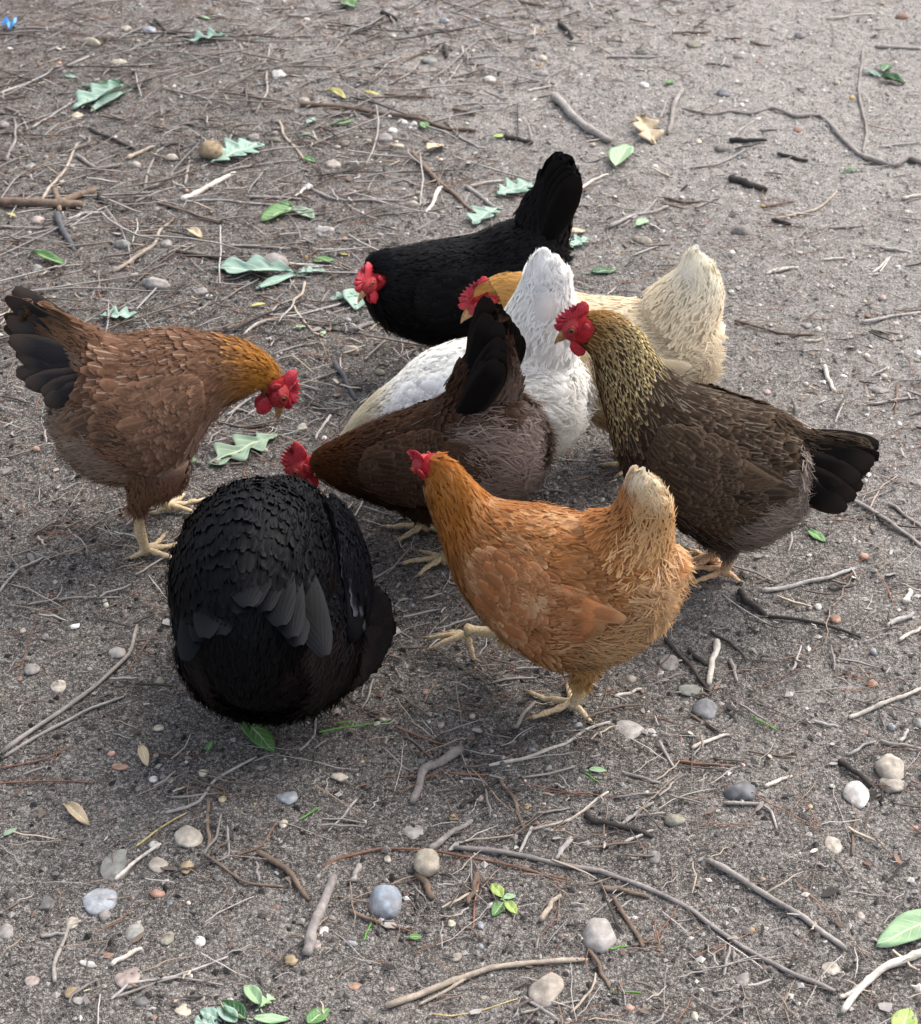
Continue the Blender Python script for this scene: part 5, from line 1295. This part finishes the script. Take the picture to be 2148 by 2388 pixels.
for x, y, rx, ry, c, fl in [(215, 355, 60, 38, 'silvery', .6), (265, 405, 30, 20, 'white', .5), (1280, 770, 75, 40, 'beige', .6), (1480, 930, 48, 26, 'olive', .5), (930, 1310, 40, 36, 'beige', .5), (1080, 1390, 25, 20, 'white', .6), (770, 795, 22, 16, 'pinkish', .5), (700, 430, 40, 24, 'grey', .5)]:
    T(Z8, x, y, rx, ry, c, rng.uniform(.15, .6), fl)
T(ZS, 362, 664, 38, 15, 'silvery', .3, .5); T(ZS, 905, 1470, 34, 20, 'silvery', .3, .5)

# ---- leaves
O = 'oak'
for a in [((740, 540), (450, 640), .42, 'teal', O, .5, .5), ((745, 550), (540, 672), .3, 'teal', 'oval', .4, .3), ((735, 512), (490, 525), .35, 'deep', 'oval', .5, .5), ((1350, 240), (1125, 255), .5, 'teal', O, .7, .5), ((1240, 975), (1515, 865), .62, 'teal', O, .2, .2),
          ((190, 1515), (400, 1572), .24, 'green', 'oval', .4, .3), ((1730, 1240), (1545, 1312), .5, 'green', 'oval', .3, .3), ((1735, 1242), (1850, 1300), .5, 'sage', 'oval', .3, .3), ((1725, 1232), (1650, 1200), .5, 'green', 'oval', .3, .3), ((1180, 105), (1240, 122), .5, 'light', 'oval', .3, .3), ((370, 455), (455, 465), .4, 'teal', 'oval', .3, .3), ((45, 1270), (95, 1282), .4, 'yellow', 'oval', .3, .3), ((1110, 1370), (1190, 1410), .5, 'dry', 'oval', .4, .4)]: leaf(Z1, *a)
for a in [((330, 62), (245, 22), .6, 'green', 'oval', .3, .3), ((1150, 1165), (1360, 1095), .6, 'teal', O, .3, .3), ((1165, 1245), (1025, 1325), .6, 'teal', O, .3, .3), ((40, 745), (95, 700), .5, 'teal', 'oval', .3, .3), ((5, 802), (65, 790), .5, 'sage', 'oval', .3, .3), ((15, 935), (90, 962), .5, 'green', 'oval', .3, .3), ((180, 745), (315, 718), .28, 'green', 'oval', .3, .3),
          ((742, 785), (720, 728), .6, 'green', 'oval', .3, .3), ((1130, 822), (1215, 808), .4, 'lime', 'oval', .3, .3), ((160, 545), (270, 592), .35, 'yellow', 'oval', .4, .5), ((750, 922), (842, 866), .55, 'dry', 'oval', .5, .6), ((1550, 1475), (1690, 1430), .5, 'teal', O, .3, .3), ((1565, 1395), (1680, 1370), .45, 'dry', 'oval', .5, .5), ((370, 565), (470, 572), .3, 'yellow', 'oval', .4, .4)]: leaf(Z2, *a)
for a in [((30, 1002), (112, 868), .42, 'light', 'oval', .4, .3), ((1580, 470), (1720, 492), .6, 'deep', 'oval', .4, .6), ((1590, 440), (1640, 390), .5, 'deep', 'oval', .4, .3), ((1480, 425), (1585, 470), .28, 'teal', 'oval', .3, .3), ((155, 1335), (232, 1290), .6, 'light', 'oval', .3, .3), ((330, 502), (378, 484), .6, 'green', 'oval', .3, .3), ((175, 712), (255, 840), .5, 'dry', O, .5, .7), ((1365, 1012), (1455, 1004), .25, 'green', 'oval', .3, .3)]: leaf(Z3, *a)
for a in [((890, 265), (340, 212), .42, 'teal', O, .3, .25), ((890, 262), (1075, 225), .5, 'teal', O, .3, .3), ((890, 272), (600, 362), .28, 'teal', 'oval', .2, .2), ((1000, 172), (1155, 150), .5, 'green', 'oval', .4, .4), ((1350, 415), (1138, 435), .42, 'teal', O, .4, .4), ((1300, 360), (1312, 505), .6, 'teal', 'oval', .3, .3), ((765, 1388), (305, 1585), .48, 'sage', O, .12, .1, .32),
          ((878, 637), (948, 622), .5, 'light', 'oval', .3, .3), ((1060, 692), (1085, 650), .5, 'light', 'oval', .3, .3), ((560, 475), (662, 465), .38, 'yellow', 'oval', .2, .2), ((125, 1590), (185, 1570), .5, 'green', 'oval', .3, .3), ((1185, 100), (1250, 110), .4, 'yellow', 'oval', .3, .3)]: leaf(Z8, *a)
leaf(ZS, (232, 748), (316, 740), .6, 'teal', O, .3, .3); leaf(ZS, (1378, 642), (1438, 634), .5, 'deep', 'oval', .3, .3)
for a in [((1050, 712), (1185, 848), .42, 'green', 'oval', .15, .2), ((900, 852), (920, 805), .4, 'green', 'oval', .3, .3), ((15, 1215), (75, 1180), .4, 'sage', 'oval', .3, .3), ((290, 1090), (385, 1165), .4, 'dry', 'oval', .6, .7), ((610, 820), (640, 915), .35, 'dry', 'oval', .3, .3)]: leaf(Z4, *a)
for a in [((640, 810), (425, 655), .5, 'deep', 'oval', .3, .4), ((560, 850), (395, 705), .55, 'teal', 'oval', .3, .4), ((400, 800), (250, 735), .7, 'teal', 'oval', .3, .3), ((760, 720), (630, 515), .45, 'light', 'oval', .5, .6), ((740, 720), (865, 610), .6, 'light', O, .4, .5), ((690, 800), (1000, 805), .34, 'light', 'oval', .4, .6), ((1150, 850), (1335, 715), .6, 'green', 'oval', .3, .4), ((420, 880), (200, 840), .6, 'teal', O, .3, .3)]: leaf(Z9, *a)
for a in [((1195, 1155), (1128, 1078), .55, 'lime', 'oval', .4, .3), ((1195, 1158), (1270, 1138), .55, 'light', 'oval', .3, .3), ((1200, 1178), (1138, 1262), .6, 'green', 'oval', .3, .3), ((1210, 1180), (1275, 1262), .55, 'lime', 'oval', .4, .3), ((640, 1392), (718, 1395), .7, 'green', 'oval', .2, .2), ((1700, 402), (1805, 420), .4, 'light', 'oval', .5, .5)]: leaf(Z5, *a)
leaf(Z6, (1480, 1560), (1203, 1692), .42, 'light', 'oval', .3, .3); leaf(Z6, (1290, 2110), (1338, 1965), .6, 'lime', 'oval', .3, .3)
leaf(Z7, (700, 1860), (822, 1922), .42, 'green', 'oval', .3, .3)

# blue scrap of plastic in the far left corner
gp = on_ground(*Z1(55, 165)); m = mpp(gp) * Z1.k
q = np.linspace(0, 1, 14)
pc = np.stack([gp[0] + (q - .5) * 90 * m, gp[1] + np.sin(q * 7) * 22 * m, gp[2] + .004 + .012 * np.abs(np.sin(q * 5))], -1)
Vp = np.concatenate([pc + np.array([0, h * 18 * m, h * .004]) for h in (-1, 0, 1)]).reshape(3, 14, 3).transpose(1, 0, 2).reshape(-1, 3)
Fp = grid_faces(14, 3); npv = len(Vp)
M['plastic'] = mat_plain('blue_plastic', (.04, .25, .6), .3, 200, .15)
o = link('plastic_scrap', mk_mesh('plastic_scrap', np.vstack([Vp, Vp - [0, 0, .0006]]) - gp, np.vstack([Fp, (Fp + npv)[:, ::-1]]), mat=M['plastic']), label='crumpled blue plastic scrap in the top left corner', cat='scrap'); o.location = gp
settle_labels()

# ------------------------------------------------------------------ countless small litter: crumbs, needles, chips
def area_pts(n):
    x = rng.uniform(-1.3, 1.3, n); y = rng.uniform(1.15, 4.7, n)
    keep = np.abs(x) < .22 + y * .27
    return x[keep], y[keep]
def litter_density(x, y):
    d = .20 + 1.0 * vnoise(x * 2.3 + 7, y * 2.3, 21) ** 1.5 + .5 * (vnoise(x * 6, y * 6 + 3, 22) - .5)
    d = d + .75 * sstep(.4, -.8, x - .15 * (y - 2.4)) * sstep(2.2, 2.9, y) - .35 * sstep(.0, .6, x) * sstep(2.4, 3.4, y)
    return np.clip(d, .05, 1.2)

OCT_V = np.array([[1, 0, 0], [-1, 0, 0], [0, 1, 0], [0, -1, 0], [0, 0, 1], [0, 0, -1.]])
OCT_F = np.array([[0, 2, 4], [2, 1, 4], [1, 3, 4], [3, 0, 4], [2, 0, 5], [1, 2, 5], [3, 1, 5], [0, 3, 5]])
def crumbs(name, n, smin, smax, pal, wts, label, power=2.2, mat='litter', sub=False):
    x, y = area_pts(n); n = len(x)
    sz = smin + (smax - smin) * rng.random(n) ** power
    BV, BF = (ICO1 if sub else (OCT_V, OCT_F))
    k = len(BV)
    V = BV[None] * rng.uniform(.6, 1.25, (n, k, 1)) * (sz[:, None, None] * np.stack([rng.uniform(.7, 1.3, n), rng.uniform(.7, 1.3, n), rng.uniform(.45, .85, n)], -1)[:, None])
    a = rng.uniform(0, 6.28, n); ca, sa = np.cos(a)[:, None], np.sin(a)[:, None]
    V = np.stack([V[..., 0] * ca - V[..., 1] * sa, V[..., 0] * sa + V[..., 1] * ca, V[..., 2]], -1)
    V = V + np.stack([x, y, hgt(x, y) + sz * .2], -1)[:, None]
    pal = np.array(pal); ci = rng.choice(len(pal), n, p=np.array(wts) / np.sum(wts))
    c = pal[ci] * rng.uniform(.7, 1.25, (n, 1))
    if not sub:                                         # crumbs take the tone of their soil, painted shade included
        sand = sstep(.75, 1.6, .34 * x + .24 * y + .4); wet_shade = sstep(.95, 0, (.95 * x + .3) ** 2 + (.85 * y - 1.97) ** 2)
        hum = sstep(.85, .1, (x + .85) ** 2 + (.7 * y - 2.15) ** 2); c = c * (1 - .5 * np.maximum(wet_shade, .6 * hum) + .75 * sand * (1 - hum))[:, None]; c = c + (np.array([.34, .315, .29]) - c) * (.55 * sand)[:, None]
    F = (np.arange(n) * k)[:, None, None] + BF[None]
    link(name, mk_mesh(name, V.reshape(-1, 3), F.reshape(-1, 3), {'C1': np.repeat(c, k, 0)}, mat=M[mat], smooth=sub), kind='stuff', label=label, cat='soil')
ICO1 = ico_sphere(1)
soilp = [(.10, .09, .081), (.165, .149, .134), (.26, .236, .213), (.035, .031, .028), (.40, .365, .33), (.26, .17, .13), (.52, .48, .43)]
crumbs('soil_crumbs', 56000, .0012, .0054, soilp, [5, 5, 5, 6, 2.5, .5, .5], 'loose crumbs and clods of grey brown soil', 2.4)
crumbs('fine_gravel', 800, .002, .0075, [(.5, .45, .37), (.66, .62, .56), (.36, .31, .26), (.42, .25, .19), (.25, .25, .25), (.4, .28, .12)], [4, 2, 4, 2, 3, 1], 'fine pale gravel grains scattered through the soil', 2.6, 'stone', True)

def strands(name, n, lmin, lmax, rmin, rmax, pal, wts, label, bendy=.12, lift=.0035, power=1.6, zone_=None):
    x, y = area_pts(n * 2)
    if zone_ is not None: x, y = rng.uniform(zone_[0], zone_[1], n * 2), rng.uniform(zone_[2], zone_[3], n * 2)
    keep = rng.random(len(x)) < litter_density(x, y); x, y = x[keep][:n], y[keep][:n]; n = len(x)
    ln = lmin + (lmax - lmin) * rng.random(n) ** power; r = rng.uniform(rmin, rmax, n)
    a = rng.normal(.25, .9, n); d = np.stack([np.cos(a), np.sin(a)], -1); s = np.stack([-d[:, 1], d[:, 0]], -1)
    K = 5; q = np.linspace(-.5, .5, K); bd = rng.normal(0, bendy, n)
    xy = np.stack([x, y], -1)[:, None] + d[:, None] * (ln[:, None] * q)[..., None] + s[:, None] * ((bd * ln)[:, None] * (q ** 2 - .08))[..., None] + rng.normal(0, .0012, (n, K, 2))
    z = ground_smooth(xy[..., 0], xy[..., 1]) + r[:, None] + .0012 + lift * rng.random((n, 1)) * (1 + 1.2 * q[None] * rng.normal(0, 1, (n, 1)))
    P = np.concatenate([xy, z[..., None]], -1)
    taper = np.array([.75, 1, 1, .9, .5]) 
    V = []
    for j in range(3):
        an = 2 * math.pi * j / 3 + .5
        o = np.concatenate([s * math.cos(an), np.full((n, 1), math.sin(an))], -1)
        V.append(P + o[:, None] * (r[:, None] * taper)[..., None])
    V = np.stack(V, 2).reshape(n, K * 3, 3)
    f = grid_faces(K, 3, True)
    F = (np.arange(n) * K * 3)[:, None, None] + f[None]
    pal = np.array(pal); c = pal[rng.choice(len(pal), n, p=np.array(wts) / np.sum(wts))] * rng.uniform(.75, 1.25, (n, 1))
    link(name, mk_mesh(name, V.reshape(-1, 3), F.reshape(-1, 4), {'C1': np.repeat(c, K * 3, 0)}, mat=M['litter']), kind='stuff', label=label, cat='litter')
strands('pine_needles', 6500, .02, .10, .0004, .0009, [(.19, .10, .065), (.26, .19, .14), (.15, .11, .09), (.36, .32, .29), (.07, .055, .048)], [3, 3, 3, 2.5, 2], 'fallen brown pine needles strewn thickly over the soil')
strands('twig_litter', 5000, .006, .06, .0007, .0021, [(.22, .195, .178), (.30, .27, .245), (.12, .093, .075), (.05, .043, .038), (.34, .28, .215)], [4, 2.5, 4, 3, 1.2], 'small broken grey twigs strewn over the soil', .1, .004, 2.2)

strands('twig_tangle', 420, .05, .24, .0010, .0022, [(.22, .197, .18), (.29, .262, .238), (.13, .105, .087), (.06, .05, .045)], [4, 2, 4, 2], 'tangle of thin dry grey twigs over the upper left soil', .12, .008, 1.6, (-1.15, .15, 2.6, 4.2))

# thin bark and leaf chips
x, y = area_pts(5200); keep = rng.random(len(x)) < litter_density(x, y); x, y = x[keep], y[keep]; n = len(x)
sz = .002 + .007 * rng.random(n) ** 2.2; a = rng.uniform(0, 6.28, n)
ang = np.arange(6) * math.pi / 3; R6 = rng.uniform(.45, 1.1, (n, 6)) * sz[:, None]
lx, ly = R6 * np.cos(ang) * 1.3, R6 * np.sin(ang) * rng.uniform(.3, .8, (n, 1))
tx, ty = rng.normal(0, .22, (2, n, 1))
X = x[:, None] + lx * np.cos(a)[:, None] - ly * np.sin(a)[:, None]; Yy = y[:, None] + lx * np.sin(a)[:, None] + ly * np.cos(a)[:, None]
Zz = hgt(x, y)[:, None] + .0022 + sz[:, None] * .25 + tx * lx + ty * ly
top = np.stack([X, Yy, Zz], -1); bot = top - np.array([0, 0, .0009])
V = np.concatenate([top, bot], 1); b = (np.arange(n) * 12)[:, None]
F6 = np.concatenate([b + np.arange(6)[None], b + np.array([11, 10, 9, 8, 7, 6])[None]])
j = np.arange(6); F4 = (b[:, None] + np.stack([j, j + 6, (j + 1) % 6 + 6, (j + 1) % 6], -1)[None]).reshape(-1, 4)
pal = np.array([(.12, .09, .07), (.26, .235, .215), (.2, .12, .085), (.42, .37, .3), (.045, .039, .035)]); c = pal[rng.choice(5, n, p=[.34, .28, .12, .04, .22])] * rng.uniform(.7, 1.2, (n, 1))
link('bark_chips', mk_mesh('bark_chips', V.reshape(-1, 3), [F6, F4], {'C1': np.repeat(c, 12, 0)}, mat=M['litter'], smooth=False), kind='stuff', label='small chips of bark and dead leaf on the soil', cat='litter')
